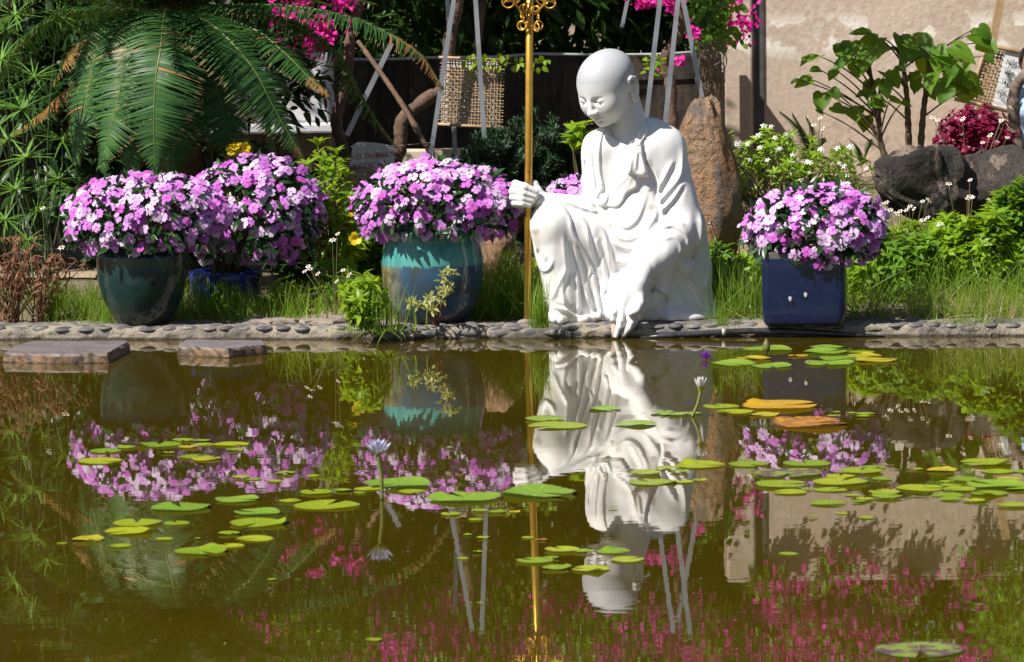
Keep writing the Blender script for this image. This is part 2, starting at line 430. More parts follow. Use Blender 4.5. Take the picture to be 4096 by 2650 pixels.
    def region(pts, th, soft=4):
        nonlocal H
        q = spl(list(pts) + [pts[0]], 4); d, _, _ = sdist(q); ins = np.zeros(PX.shape, bool)
        for i in range(len(q) - 1):
            (ax, ay), (bx, by) = q[i], q[i + 1]
            m = ((ay > PY) != (by > PY)) & (PX < (bx - ax) * (PY - ay) / (by - ay + 1e-9) + ax); ins ^= m
        H = H + th * .001 * smooth(-soft, soft, np.where(ins, d, -d))
    # collar band and its loop
    region([(2428, 500), (2408, 560), (2401, 620), (2404, 690), (2416, 748), (2404, 770), (2386, 700), (2378, 620), (2384, 560), (2404, 505)], 9, 4)
    ridge([(2414, 745), (2395, 775), (2386, 800), (2400, 820), (2420, 812), (2430, 785), (2427, 750)], 11, 6)
    ridge([(2520, 598), (2517, 655), (2506, 699), (2480, 730), (2436, 764)], 12, 9, 14)
    # outer robe hanging in a wavy edge over the belly
    region([(2436, 770), (2480, 736), (2508, 700), (2520, 655), (2526, 610), (2560, 610), (2585, 690), (2552, 716), (2546, 750), (2510, 772), (2488, 811), (2464, 829), (2419, 826), (2398, 818), (2404, 785)], 12, 3.5)
    ridge([(2440, 800), (2480, 775), (2515, 735), (2535, 690)], 8, 12)
    # knot and tail
    region([(2530, 580), (2562, 580), (2575, 625), (2594, 700), (2574, 707), (2548, 700), (2530, 693), (2511, 690), (2522, 640)], 17, 4)
    region([(2536, 572), (2558, 580), (2598, 518), (2582, 506), (2552, 532)], 10, 3.5)
    ridge([(2590, 515), (2572, 545), (2552, 575)], -6, 4)
    ridge([(2526, 585), (2523, 570), (2540, 558), (2562, 572), (2566, 600)], 14, 7)
    ridge([(2548, 600), (2545, 640), (2540, 690)], 8, 7); ridge([(2560, 600), (2572, 650), (2586, 700)], 7, 6)
    ridge([(2590, 720), (2588, 745), (2606, 765)], 8, 6)
    # belly drapes
    ridge([(2432, 845), (2466, 892), (2507, 909), (2547, 878), (2574, 818), (2588, 760)], 12, 9, 16)
    ridge([(2459, 848), (2507, 888), (2537, 851), (2564, 777)], 9, 8, 12)
    ridge([(2425, 868), (2453, 929), (2507, 959), (2571, 932), (2615, 878), (2635, 845)], 12, 10, 20)
    ridge([(2439, 953), (2486, 990), (2554, 984), (2615, 919)], 9, 10, 20)
    ridge([(2440, 1040), (2520, 1050), (2590, 990), (2630, 930)], 8, 10, 20)
    # his left sleeve
    ridge([(2736, 581), (2733, 666), (2716, 720), (2655, 790), (2630, 824)], 13, 16, 9)
    ridge([(2699, 640), (2655, 723), (2626, 777)], 10, 14, 9)
    ridge([(2735, 730), (2693, 798), (2640, 848)], 12, 14, 9)
    ridge([(2606, 675), (2622, 750), (2626, 801), (2636, 850), (2628, 900)], -13, 7)
    ridge([(2631, 918), (2682, 902), (2727, 922), (2752, 960), (2748, 1010)], 13, 9, 14)
    ridge([(2636, 882), (2689, 876), (2745, 905)], 8, 10)
    ridge([(2632, 960), (2690, 945), (2722, 985), (2712, 1030)], 9, 9, 14)
    ridge([(2712, 1030), (2754, 1070), (2796, 1036), (2812, 920), (2800, 800)], 14, 9, 14)
    ridge([(2716, 1012), (2745, 1040), (2760, 1020)], -14, 12)
    ridge([(2750, 1100), (2800, 1166), (2840, 1145), (2856, 1050)], 13, 9, 14)
    ridge([(2700, 1040), (2768, 1140), (2820, 1240)], 8, 10)
    ridge([(2672, 1060), (2700, 1150), (2745, 1235)], 8, 9); ridge([(2665, 1090), (2668, 1160), (2690, 1230)], 8, 8)
    ridge([(2628, 1160), (2632, 1225), (2650, 1272), (2690, 1284), (2726, 1248)], 14, 8, 16)
    ridge([(2672, 1186), (2655, 1225), (2665, 1262)], -11, 9)
    ridge([(2600, 1126), (2632, 1165), (2672, 1186)], -9, 5); ridge([(2596, 1120), (2640, 1152), (2680, 1180)], 9, 8)
    ridge([(2500, 1132), (2545, 1110), (2595, 1122), (2610, 1150)], 12, 6)
    # cloth over the raised leg
    ridge([(2200, 812), (2240, 822), (2277, 864), (2286, 918), (2314, 977), (2358, 1060), (2364, 1085), (2350, 1118)], 14, 12, 4.5)
    ridge([(2286, 836), (2341, 891), (2359, 982), (2382, 1086)], 11, 12, 7)
    ridge([(2345, 864), (2409, 918), (2432, 991), (2452, 1110)], 14, 14, 7)
    ridge([(2295, 965), (2314, 1064), (2341, 1173), (2386, 1240)], 11, 8)
    ridge([(2268, 1063), (2232, 1132), (2203, 1200)], 10, 8, 12)
    ridge([(2250, 935), (2262, 1064), (2246, 1180)], 8, 10, 7)
    ridge([(2303, 1075), (2316, 1200), (2306, 1258)], 12, 8, 6)
    ridge([(2345, 1115), (2352, 1200), (2378, 1268)], 12, 8, 6)
    ridge([(2366, 1070), (2390, 1190), (2402, 1260)], 12, 8, 6); ridge([(2409, 1020), (2425, 1130), (2412, 1180)], 11, 8, 6)
    ridge([(2385, 950), (2400, 1040)], 9, 9)
    ridge([(2126, 950), (2150, 1045), (2173, 1080), (2200, 1062), (2212, 1020)], 13, 9)
    ridge([(2150, 990), (2168, 1040), (2180, 1050)], -7, 8)
    ridge([(2240, 1140), (2270, 1240), (2330, 1270)], 9, 8); ridge([(2210, 1225), (2262, 1236), (2300, 1260)], 10, 7)
    # his right sleeve
    ridge([(2330, 600), (2338, 683), (2361, 767), (2382, 830)], 9, 9, 6)
    ridge([(2361, 560), (2365, 632), (2375, 716), (2382, 790)], 8, 9, 7)
    ridge([(2326, 700), (2345, 784), (2388, 855)], 11, 10, 7); ridge([(2342, 640), (2352, 700), (2372, 760)], -6, 8)
    ridge([(2260, 800), (2330, 832), (2420, 856)], 7, 7)
    wob = (vnoise(PX / 60, PY / 90, 3) - .5) * .006 + (vnoise(PX / 24, PY / 40, 5) - .5) * .002
    f.D -= (H + wob)[:, None, :].astype(np.float32)
    # flat underside, bare foot under the hem
    base = f.ax[2] - .052
    f.D = np.maximum(f.D, -base[None, None, :])
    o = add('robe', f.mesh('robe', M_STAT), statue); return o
build_body()

def build_head():
    f = Field((-.17, -.21, -.27), (.17, .20, .20), .0024)
    c, e = f.cone, f.ell
    e((0, .020, .030), (.117, .140, .108), .04)
    e((0, -.03, -.045), (.094, .094, .108), .06)
    e((0, -.055, -.09), (.062, .062, .062), .04)
    e((0, -.100, -.125), (.026, .022, .02), .03)
    for s in (-1, 1):
        e((s * .05, -.075, -.055), (.04, .042, .045), .04)
        # sockets under a clean arched brow, closed lids
        e((s * .043, -.134, -.008), (.031, .024, .016), .012, op='s')
        e((s * .043, -.1000, -.012), (.0295, .022, .0205), .004)
        f.chain([(s * .016, -.112, -.021), (s * .030, -.1185, -.0275), (s * .046, -.1195, -.0285), (s * .060, -.1125, -.0255), (s * .076, -.096, -.016)], [.0022, .0032, .0034, .0032, .0022], .002, 's')
        f.chain([(s * .022, -.108, -.033), (s * .045, -.109, -.037), (s * .066, -.096, -.029)], [.003, .004, .003], .008)
        # nostril wings
        e((s * .015, -.136, -.058), (.0115, .015, .011), .006)
        e((s * .008, -.146, -.068), (.004, .006, .004), .004, op='s')
        # ears with long lobes
        R = Matrix.Rotation(s * -.35, 3, 'Z'); R = np.array(R)
        cx = s * .109
        f.chain([(cx - s * .002, .012, -0.0260), (cx + s * .006, .013, -0.0060), (cx + s * .012, .022, 0.0080), (cx + s * .016, .036, 0.0120), (cx + s * .018, .049, 0.0020), (cx + s * .018, .055, -0.0180), (cx + s * .014, .052, -0.0400), (cx + s * .009, .044, -0.0620), (cx + s * .003, .032, -0.0840)], [.007, .0075, .008, .0085, .0085, .0085, .0085, .009, .011], .006)
        e((cx + s * .004, .034, -0.0390), (.012, .024, .042), .010)
        e((cx + s * .013, .026, -0.0420), (.008, .011, .020), .005, op='s')
        e((cx + s * .013, .032, -0.0100), (.006, .010, .010), .005, op='s')
        e((cx + s * .002, .026, -0.0880), (.011, .016, .022), .012)
    # nose, lips
    c((0, -.114, .010), (0, -.150, -.052), .0085, .0115, .016)
    e((0, -.148, -.056), (.0125, .013, .0115), .008)
    f.chain([(-.030, -.113, -.083), (-.014, -.128, -.082), (0, -.132, -.084), (.014, -.128, -.082), (.030, -.113, -.083)], [.003, .0065, .0055, .0065, .003], .008)
    f.chain([(-.022, -.116, -.094), (0, -.127, -.098), (.022, -.116, -.094)], [.004, .0085, .004], .008)
    f.chain([(-.042, -.107, -.076), (-.028, -.1215, -.0855), (-.013, -.1325, -.0895), (0, -.1345, -.089), (.013, -.1325, -.0895), (.028, -.1215, -.0855), (.042, -.107, -.076)], [.0025, .0032, .0032, .0032, .0032, .0032, .0025], .003, 's')
    e((0, -.112, -.112), (.022, .010, .007), .01, op='s')
    # orientation: turned to his right, bowed
    yaw, pit = math.radians(-41), math.radians(31)
    R = Matrix.Rotation(yaw, 3, 'Z') @ Matrix.Rotation(pit, 3, 'X')
    ctr = Vector(S(2421, 338, -.07).tolist()); Ri = R.inverted()
    HS = .925
    def L(p): return np.array(Ri @ (Vector(p.tolist()) - ctr)) / HS
    c(L(S(2500, 410, -.01)), L(S(2525, 560, .02)), .066, .090, .03)
    me = f.mesh('head', mat_statue('statue_head_paint', True))
    o = bpy.data.objects.new('head', me); SC.collection.objects.link(o); o.parent = statue
    o.matrix_parent_inverse = Matrix.Translation(-Vector(statue.location)); o.matrix_basis = Matrix.Translation(ctr) @ R.to_4x4() @ Matrix.Diagonal((HS, HS, HS, 1))
build_head()

def build_hands():
    # hand round the staff
    a = S(2030, 700, -.25); b = S(2215, 860, -.05)
    lo = np.minimum(a, b) - .02; hi = np.maximum(a, b) + .02; lo[1], hi[1] = D0 - .24, D0 - .03
    f = Field(lo, hi, .0024)
    f.cone(S(2235, 815, -.11), S(2165, 800, -.125), .031, .033, .02)
    f.ell(S(2120, 790, -.115), (.052, .022, .046), .02)
    f.ell(S(2085, 800, -.115), (.036, .024, .042), .02)
    rows = [((2140, 752), (2072, 745), (2062, 738), (2100, 748), (2145, 768), .0155),
            ((2130, 778), (2058, 772), (2052, 765), (2095, 773), (2140, 787), .0155),
            ((2125, 800), (2056, 796), (2052, 790), (2090, 795), (2129, 803), .0145),
            ((2120, 822), (2062, 818), (2060, 813), (2090, 815), (2117, 820), .0135)]
    for k0, k1, k2, k3, k4, r in rows:
        f.chain([S(*k0, -.105), S(*k1, -.118), S(*k2, -.150), S(*k3, -.172), S(*k4, -.166)], [r * 1.05, r * 1.1, r * 1.06, r, r * .82], .005)
    f.chain([S(2165, 800, -.12), S(2150, 765, -.125), S(2140, 740, -.12), S(2138, 733, -.122)], [.022, .017, .0125, .0125], .012)
    add('hand', f.mesh('hand', M_STAT), statue)
    # hand lowered to the water
    a = S(2430, 1080, -.4); b = S(2620, 1362, -.1)
    lo = np.minimum(a, b) - .02; hi = np.maximum(a, b) + .02; lo[1], hi[1] = D0 - .40, D0 - .14
    f = Field(lo, hi, .0024)
    f.cone(S(2572, 1080, -.21), S(2545, 1140, -.25), .046, .042, .02)
    f.ell(S(2520, 1190, -.28), (.050, .024, .062), .03)
    f.cone(S(2545, 1140, -.25), S(2535, 1225, -.285), .04, .026, .02)
    f.cone(S(2500, 1175, -.28), S(2482, 1235, -.30), .026, .019, .02)
    f.chain([S(2484, 1228, -.30), S(2482, 1285, -.325), S(2476, 1310, -.33), S(2464, 1345, -.328)], [.018, .0150, .0135, .0105], .004)
    f.chain([S(2512, 1240, -.30), S(2524, 1292, -.318), S(2514, 1315, -.322), S(2494, 1340, -.32)], [.018, .0150, .0138, .0105], .003)
    f.chain([S(2536, 1240, -.285), S(2540, 1285, -.295), S(2522, 1312, -.305)], [.016, .0140, .012], .003)
    f.chain([S(2468, 1222, -.295), S(2455, 1252, -.32), S(2452, 1280, -.318), S(2470, 1292, -.30)], [.016, .0125, .011, .010], .005)
    f.chain([S(2556, 1180, -.275), S(2558, 1215, -.31), S(2545, 1242, -.33), S(2522, 1255, -.335)], [.024, .0185, .0155, .012], .010)
    add('hand', f.mesh('hand', M_STAT), statue)
    # bare toes under the hem
    a = S(2160, 1215, -.3); b = S(2300, 1300, -.05)
    lo = np.minimum(a, b) - .02; hi = np.maximum(a, b) + .02; lo[2] = .045; lo[1], hi[1] = D0 - .27, D0 - .04
    f = Field(lo, hi, .0028)
    f.cone(S(2285, 1262, -.10), S(2222, 1270, -.17), .036, .026, .02)
    for i, (px, py, dy, r) in enumerate([(2240, 1284, -.195, .016), (2216, 1282, -.2, .013), (2200, 1279, -.195, .0115), (2187, 1274, -.185, .0105), (2178, 1268, -.175, .0095)]):
        f.cone(S(px + 20, py - 8, dy + .04), S(px, py, dy), r * 1.1, r, .006)
    f.D = np.maximum(f.D, -(f.ax[2] - .052)[None, None, :])
    add('foot', f.mesh('foot', M_STAT), statue)
build_hands()
# ---------------------------------------------------------------- setting: pond, ground, kerb, walls
KZ = .05
def kerb_line():
    "waterline of the kerb"
    pts = [(-1600, 1372), (-400, 1364), (0, 1361), (540, 1360), (1050, 1359), (1500, 1357), (2050, 1355), (2500, 1353), (3000, 1349), (3500, 1347), (4096, 1345), (5600, 1335)]
    W = np.array([G(x, y, 0) for x, y in pts]); xs = np.linspace(W[0, 0], W[-1, 0], 161)
    return xs, np.interp(xs, W[:, 0], W[:, 1])
KX, KY = kerb_line()
def ky(x): return np.interp(x, KX, KY)
def terrain(x, y):
    x = np.asarray(x, float); y = np.asarray(y, float); dd = y - ky(x)
    h = KZ - .004 + .035 * smooth(.25, 1.2, dd) + (vnoise(x * 5, y * 5) - .5) * .02 * smooth(.2, .5, dd)
    h = h + .30 * smooth(.9, 2.9, dd) * smooth(.75, 1.5, x) + .17 * smooth(2.4, 3.0, dd) * smooth(2.05, 2.4, x)
    return h
# water
def mat_water():
    m, nt, out = newmat('pond_water')
    v = scalevec(nt, (7.0, 16.0, 1)); v2 = scalevec(nt, (18, 42, 1)); v3 = scalevec(nt, (1.6, 3.0, 1))
    patch = ramp(nt, noise(nt, 1.0, 2, .5, v3), (.40, .68))
    h = mathn(nt, 'ADD', mathn(nt, 'MULTIPLY', noise(nt, 1.0, 2, .5, v, .3), mathn(nt, 'ADD', mathn(nt, 'MULTIPLY', patch, .9), .25)), mathn(nt, 'MULTIPLY', noise(nt, 1.0, 2, .5, v2), mathn(nt, 'MULTIPLY', patch, .10)))
    b = _n(nt, 'ShaderNodeBump'); b.inputs['Strength'].default_value = 1.0; b.inputs['Distance'].default_value = .00014
    nt.links.new(h, b.inputs['Height'])
    c = mixc(nt, ramp(nt, noise(nt, .9, 3), (.3, .7)), (.064, .046, .002), (.050, .036, .003))
    df = _n(nt, 'ShaderNodeBsdfDiffuse'); _setin(nt, df, 0, c)
    gl = _n(nt, 'ShaderNodeBsdfGlossy'); gl.inputs['Roughness'].default_value = .0; gl.inputs[0].default_value = (1, .98, .95, 1)
    nt.links.new(b.outputs[0], gl.inputs['Normal'])
    fr = _n(nt, 'ShaderNodeFresnel'); fr.inputs[0].default_value = 2.4
    mx = _n(nt, 'ShaderNodeMixShader'); nt.links.new(fr.outputs[0], mx.inputs[0])
    nt.links.new(df.outputs[0], mx.inputs[1]); nt.links.new(gl.outputs[0], mx.inputs[2]); nt.links.new(mx.outputs[0], out.inputs[0])
    return m
n = len(KX)
Vw = np.concatenate([np.stack([KX, np.full(n, -6.0), np.zeros(n)], 1), np.stack([KX, KY + .06, np.zeros(n)], 1)])
Vw[:n, 0] *= 3.0; Vw[0, 0] = -40; Vw[n - 1, 0] = 40
q = np.stack([np.arange(n - 1), np.arange(1, n), n + np.arange(1, n), n + np.arange(n - 1)], -1)
structure(add('pond_water', make_mesh('pond_water', Vw, q, False, None, [mat_water()])))
# ground sheet behind the kerb
def mat_ground():
    m, nt, out = newmat('garden_soil')
    a = mixc(nt, ramp(nt, noise(nt, 3, 5), (.35, .65)), (.21, .165, .11), (.13, .10, .065))
    a = mixc(nt, ramp(nt, noise(nt, 40, 4), (.45, .6)), a, (.28, .23, .16))
    pbsdf(nt, out, a, .9, spec=.2, normal=bumpn(nt, noise(nt, 45, 6), .8, .02)); return m
gx = np.concatenate([[-60, -20, -8], np.linspace(-4.2, 4.2, 130), [8, 20, 60]])
gd = np.concatenate([np.linspace(.20, 6, 70), [8, 14, 40, 120]])
GX, GD = np.meshgrid(gx, gd, indexing='ij'); GY = ky(GX) + GD; GZ = terrain(GX, GY) - .012 * (GD < .3)
nx, ny = GX.shape; I, J = np.meshgrid(np.arange(nx - 1), np.arange(ny - 1), indexing='ij')
q = np.stack([I * ny + J, (I + 1) * ny + J, (I + 1) * ny + J + 1, I * ny + J + 1], -1).reshape(-1, 4)
structure(add('ground', make_mesh('ground', np.stack([GX, GY, GZ], -1).reshape(-1, 3), q, True, None, [mat_ground()])))
# kerb: mortar body with set river pebbles
def mat_mortar():
    m, nt, out = newmat('kerb_mortar')
    a = mixc(nt, ramp(nt, noise(nt, 9, 5), (.35, .65)), (.40, .34, .265), (.25, .225, .195))
    a = mixc(nt, ramp(nt, noise(nt, 3.2, 4, .6), (.50, .62)), a, (.13, .12, .105))
    sep = _n(nt, 'ShaderNodeSeparateXYZ'); nt.links.new(_n(nt, 'ShaderNodeNewGeometry').outputs['Position'], sep.inputs[0])
    wet = ramp(nt, mathn(nt, 'ADD', sep.outputs[2], mathn(nt, 'MULTIPLY', noise(nt, 14, 4), .02)), (.022, .014))
    a = mixc(nt, wet, a, (.075, .06, .045))
    pbsdf(nt, out, a, .8, spec=.3, normal=bumpn(nt, noise(nt, 35, 7, .65), .9, .02)); return m
prof = [(-.004, -.2), (.0, .004), (.002, .02), (.006, .036), (.018, .045), (.05, .048), (.15, .050), (.26, .049), (.285, .04), (.29, .0)]
xs = np.linspace(KX[0], KX[-1], 900); yy = ky(xs)
V = []
for k, (o, z) in enumerate(prof):
    w = (vnoise(xs * 14, np.full_like(xs, k * 1.7)) - .5); w2 = (vnoise(xs * 45, np.full_like(xs, k * .9), 4) - .5)
    V.append(np.stack([xs, yy + o + (w * .022 + w2 * .009) * (k < 6), z + (w * .010 + w2 * .005) * (1 < k < 8)], -1))
V = np.stack(V, 1); m_, n_ = V.shape[:2]
I, J = np.meshgrid(np.arange(m_ - 1), np.arange(n_ - 1), indexing='ij')
q = np.stack([I * n_ + J, (I + 1) * n_ + J, (I + 1) * n_ + J + 1, I * n_ + J + 1], -1).reshape(-1, 4)
kerb = structure(add('kerb', make_mesh('kerb', V.reshape(-1, 3), q, True, None, [mat_mortar()])))
def blob(seed, nu=10, nv=6, amp=.18):
    u = np.linspace(0, 2 * np.pi, nu, endpoint=False); v = np.linspace(0, np.pi, nv + 1)
    V = [[0, 0, 1]]
    for b in v[1:-1]:
        for a in u:
            r = 1 + amp * (2 * vnoise(np.array(math.cos(a) * 1.5 + seed * 3.1), np.array(math.sin(a) * 1.5 + b)) - 1)
            V.append([r * math.sin(b) * math.cos(a), r * math.sin(b) * math.sin(a), math.cos(b)])
    V.append([0, 0, -1]); V = np.array(V); T = []; Q = []
    for i in range(nu):
        T.append([0, 1 + i, 1 + (i + 1) % nu]); k = 1 + (nv - 2) * nu
        T.append([k + i, len(V) - 1, k + (i + 1) % nu])
        for j in range(nv - 2): Q.append([1 + j * nu + i, 1 + (j + 1) * nu + i, 1 + (j + 1) * nu + (i + 1) % nu, 1 + j * nu + (i + 1) % nu])
    return V, Q, T
m_peb, nt, out = newmat('river_pebble')
oi = _n(nt, 'ShaderNodeObjectInfo').outputs['Random']
c_ = mixc(nt, oi, (.06, .06, .066), (.15, .14, .135)); c_ = mixc(nt, ramp(nt, noise(nt, 30, 4), (.5, .7)), c_, (.26, .245, .23))
pbsdf(nt, out, c_, .6, normal=bumpn(nt, noise(nt, 120, 4), .2, .004))
pebs = [MB().add(*blob(i)).mesh('pebble', m_peb) for i in range(5)]
px_ = KX[0] + 1.0; cnt = 0; rp = random.Random(3)
for row, off in enumerate((.024, .07, .118, .165, .21)):
    x = -2.35 + rp.random() * .05
    while x < 2.35 and cnt < 298:
        w = rp.uniform(.026, .042); x += w * 1.08
        y = float(ky(x)) + off + rp.uniform(-.01, .01)
        M = Matrix.Translation((x, y, .0410 + rp.uniform(-.004, .003))) @ Matrix.Rotation(rp.uniform(-.3, .3), 4, 'Z') @ Matrix.Rotation(rp.uniform(-.12, .12), 4, 'X') @ Matrix.Diagonal((w, rp.uniform(.018, .026), rp.uniform(.010, .015), 1))
        put('pebble', rp.choice(pebs), kerb, M); cnt += 1
        x += w * 1.02 + rp.uniform(.0, .012)
# stones set in the face of the kerb under the statue and the jar
m_fs = mat_plain('kerb_face_stone', (.32, .28, .23), (.20, .18, .16), 14, .8, bump=.5)
for px, w, h in ((1730, 75, 16), (1880, 60, 15), (2010, 60, 17), (2125, 50, 20), (2235, 55, 16), (2330, 60, 15), (2440, 40, 17), (2690, 75, 15), (2820, 60, 14)):
    p = G(px, 1334, .022); p[1] = float(ky(p[0])) + .010
    put('stone', pebs[px % 5], kerb, Matrix.Translation(p) @ Matrix.Diagonal((w * .001, .014, h * .001, 1))).data
# ---------------------------------------------------------------- walls
M_DKWALL = None
def wall_mats():
    m, nt, out = newmat('stained_garden_wall')
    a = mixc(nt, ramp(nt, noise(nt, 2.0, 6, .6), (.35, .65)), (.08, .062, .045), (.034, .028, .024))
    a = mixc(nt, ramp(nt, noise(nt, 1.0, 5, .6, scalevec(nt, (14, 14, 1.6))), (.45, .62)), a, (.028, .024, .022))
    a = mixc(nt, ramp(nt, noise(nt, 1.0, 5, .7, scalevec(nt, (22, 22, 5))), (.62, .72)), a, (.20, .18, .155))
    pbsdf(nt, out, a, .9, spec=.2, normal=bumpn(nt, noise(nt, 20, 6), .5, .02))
    m2, nt, out = newmat('tan_plaster')
    z = _n(nt, 'ShaderNodeSeparateXYZ'); nt.links.new(_n(nt, 'ShaderNodeNewGeometry').outputs['Position'], z.inputs[0])
    a = mixc(nt, ramp(nt, noise(nt, 2.2, 5, .6), (.32, .68)), (.56, .445, .36), (.45, .355, .28))
    fine = ramp(nt, noise(nt, 24, 6, .75), (.46, .66))
    band = mathn(nt, 'MULTIPLY', ramp(nt, noise(nt, 2.4, 4, .6), (.34, .58)), ramp(nt, z.outputs[2], (.70, 1.05)))
    a = mixc(nt, mathn(nt, 'MULTIPLY', band, mathn(nt, 'MULTIPLY', fine, 1.0)), a, (.66, .60, .53))
    # flaked patches in a rough row
    zz = mathn(nt, 'ABSOLUTE', mathn(nt, 'SUBTRACT', z.outputs[2], 1.14)); inb = ramp(nt, zz, (.13, .05))
    vor = _n(nt, 'ShaderNodeTexVoronoi'); vor.feature = 'F1'; vor.inputs['Scale'].default_value = 5.5
    nt.links.new(scalevec(nt, (1, 1, 1.1)), vor.inputs['Vector'])
    dd = mathn(nt, 'ADD', mathn(nt, 'MULTIPLY', vor.outputs['Distance'], .6), mathn(nt, 'MULTIPLY', noise(nt, 7, 5, .6), .75))
    pat = mathn(nt, 'MULTIPLY', ramp(nt, dd, (.635, .60)), inb)
    a = mixc(nt, mathn(nt, 'MULTIPLY', pat, .9), a, (.80, .755, .70))
    lowd = mathn(nt, 'MULTIPLY', ramp(nt, z.outputs[2], (.75, .5)), ramp(nt, noise(nt, 13, 6, .7), (.5, .62)))
    a = mixc(nt, mathn(nt, 'MULTIPLY', lowd, .55), a, (.12, .09, .07))
    pbsdf(nt, out, a, .9, spec=.2, normal=bumpn(nt, noise(nt, 30, 6), .35, .012))
    return m, m2
M_DK, M_TAN = wall_mats()
def wallbox(name, label, x0, x1, y0, y1, z0, z1, mat, parent=None, bev=.012):
    mb = MB(); mb.box(((x0 + x1) / 2, (y0 + y1) / 2, (z0 + z1) / 2), ((x1 - x0) / 2, (y1 - y0) / 2, (z1 - z0) / 2))
    o = add(name, mb.mesh(name, mat, False), parent, None if parent else ((x0 + x1) / 2, y0, z0))
    b = o.modifiers.new('bevel', 'BEVEL'); b.width = bev; b.segments = 2
    if label: tagit(o, label, 'wall')
    return o
def X(px, d): return float(P(px, 600, d)[0])
DKD, TAND = 17.5, 18.0
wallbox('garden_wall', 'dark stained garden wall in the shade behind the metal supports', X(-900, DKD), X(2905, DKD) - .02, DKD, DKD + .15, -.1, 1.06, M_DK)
tw = thing('plaster_wall', 'tan plaster wall with flaked white patches behind the leafy saplings', 'wall', (X(3500, TAND), TAND, .3))
wallbox('wall_face', None, X(3000, TAND), X(5400, TAND), TAND, TAND + .2, .2, 1.80, M_TAN, tw)
wallbox('pillar', None, X(2898, 17.95), X(3012, 17.95), 17.95, 18.25, .1, 1.79, M_TAN, tw)
m_dark = mat_plain('dark_strip_grey', (.05, .05, .052), (.09, .085, .08), 20, .7)
wallbox('dark_strip', None, X(3020, 17.99), X(3058, 17.99), 17.988, 18.1, .1, 1.78, m_dark, tw, .002)  # flat dark strip along the right edge of the pillar
0 and wallbox('coping', None, X(2990, TAND), X(5400, TAND), TAND - .03, TAND + .23, 1.803, 1.86, M_TAN, tw)
# brick pier beside the tan wall, its render broken away
m_brick = mat_plain('orange_brick', (.55, .17, .07), (.40, .13, .06), 30, .85)
m_conc = mat_plain('grey_render', (.36, .33, .31), (.52, .48, .44), 9, .9, bump=.4)
pier = thing('brick_pier', 'narrow pier of grey render with orange bricks showing at its edge', 'pier', (X(2890, 17.7), 17.7, .1))
wallbox('render', None, X(2872, 17.7), X(2902, 17.7), 17.7, 17.85, .1, 1.12, m_conc, pier, .004)
for zz in (.52, .64, .76, .88, 1.0):
    mb = MB(); mb.box((X(2872, 17.7) - .004, 17.76, zz), (.011, .055, .036)); b = add('brick', mb.mesh('brick', m_brick, False), pier)
# white rendered block and ledge at the left, behind the cycad
m_white = mat_plain('white_wash', (.66, .66, .68), (.52, .52, .54), 6, .85, bump=.2)
wb = thing('white_masonry_block', 'white rendered masonry block with a projecting ledge behind the cycad', 'masonry block', (X(1180, 16.6), 16.6, .1))
def zz(py, d, px=1200): return float(P(px, py, d)[2])
wallbox('panel', None, X(760, 16.6), X(1320, 16.6), 16.6, 17.1, zz(492, 16.6), zz(215, 16.6), m_white, wb)
wallbox('ledge', None, X(740, 16.5), X(1345, 16.5), 16.48, 17.15, zz(535, 16.5), zz(494, 16.5), m_white, wb)
m_base = mat_plain('base_render', (.34, .25, .17), (.22, .17, .12), 9, .9, bump=.4)
wallbox('base', None, X(770, 16.6), X(1320, 16.6), 16.6, 17.1, .05, zz(537, 16.5), m_base, wb)
wallbox('low_white_wall', 'low cream wall running behind the metal supports', X(1500, 16.4), X(1960, 16.4), 16.4, 16.5, .05, zz(605, 16.4), mat_plain('cream_wash', (.62, .55, .44), (.5, .43, .33), 7, .9))
wallbox('low_step', 'pale ledge low behind the yellow flowered shrub', X(900, 16.2), X(1240, 16.2), 16.2, 16.3, .05, zz(655, 16.2), m_white)
# thin pipe run along the wall top
mb = MB(); mb.tube([P(x, y, 17.42) for x, y in ((1300, 236), (1500, 240), (1700, 232), (2000, 228), (2140, 216), (2400, 221), (2650, 218), (2905, 200))], .008, 6)
tagit(add('wall_pipe', mb.mesh('wall_pipe', mat_plain('pale_pipe', (.28, .36, .38), (.45, .46, .46), 8, .5)), origin=P(2100, 220, 17.42)), 'thin pale pipe running along the top of the dark wall', 'pipe')
# ---------------------------------------------------------------- golden ringed staff
m_gold, nt, out = newmat('gold_paint')
c_ = mixc(nt, ramp(nt, noise(nt, 18, 5, .65), (.4, .7)), (.62, .37, .055), (.50, .27, .04)); c_ = mixc(nt, ramp(nt, noise(nt, 60, 4), (.62, .72)), c_, (.28, .09, .03))
pbsdf(nt, out, c_, .36, metal=.55)
staff = thing('ringed_staff', 'tall golden monk staff with hanging rings held in the statue hand', 'staff', G(2110, 1288, .05))
SD = D0 - .133
b0 = P(2110, 1289, SD); t0 = P(2119, 20, SD); ax_ = nrm(t0 - b0)
def on_staff(k): return b0 + ax_ * k
Ls = np.linalg.norm(t0 - b0)
mb = MB(); mb.tube([on_staff(0), on_staff(Ls + .42)], .0148, 20); add('pole', mb.mesh('pole', m_gold), staff)
for k, r in ((.05, .024), (.07, .018), (.36, .026), (.40, .034), (.43, .026), (.46, .012), (.50, .004)): add('finial_bead', MB().tube([on_staff(Ls + k - .012), on_staff(Ls + k), on_staff(Ls + k + .012)], [r * .7, r, r * .7], 16).mesh('finial_bead', m_gold), staff)
def ring(c, r, t, axis, n=24, mb=None, frac=1.0):
    axis = nrm(np.array(axis, float)); u = nrm(np.cross(axis, [0.1, .2, 1])); w = np.cross(axis, u)
    a = np.linspace(0, 2 * np.pi * frac, n + 1)
    p = np.array(c) + r * (np.cos(a)[:, None] * u + np.sin(a)[:, None] * w)
    return (mb or MB()).tube(p, t, 8)
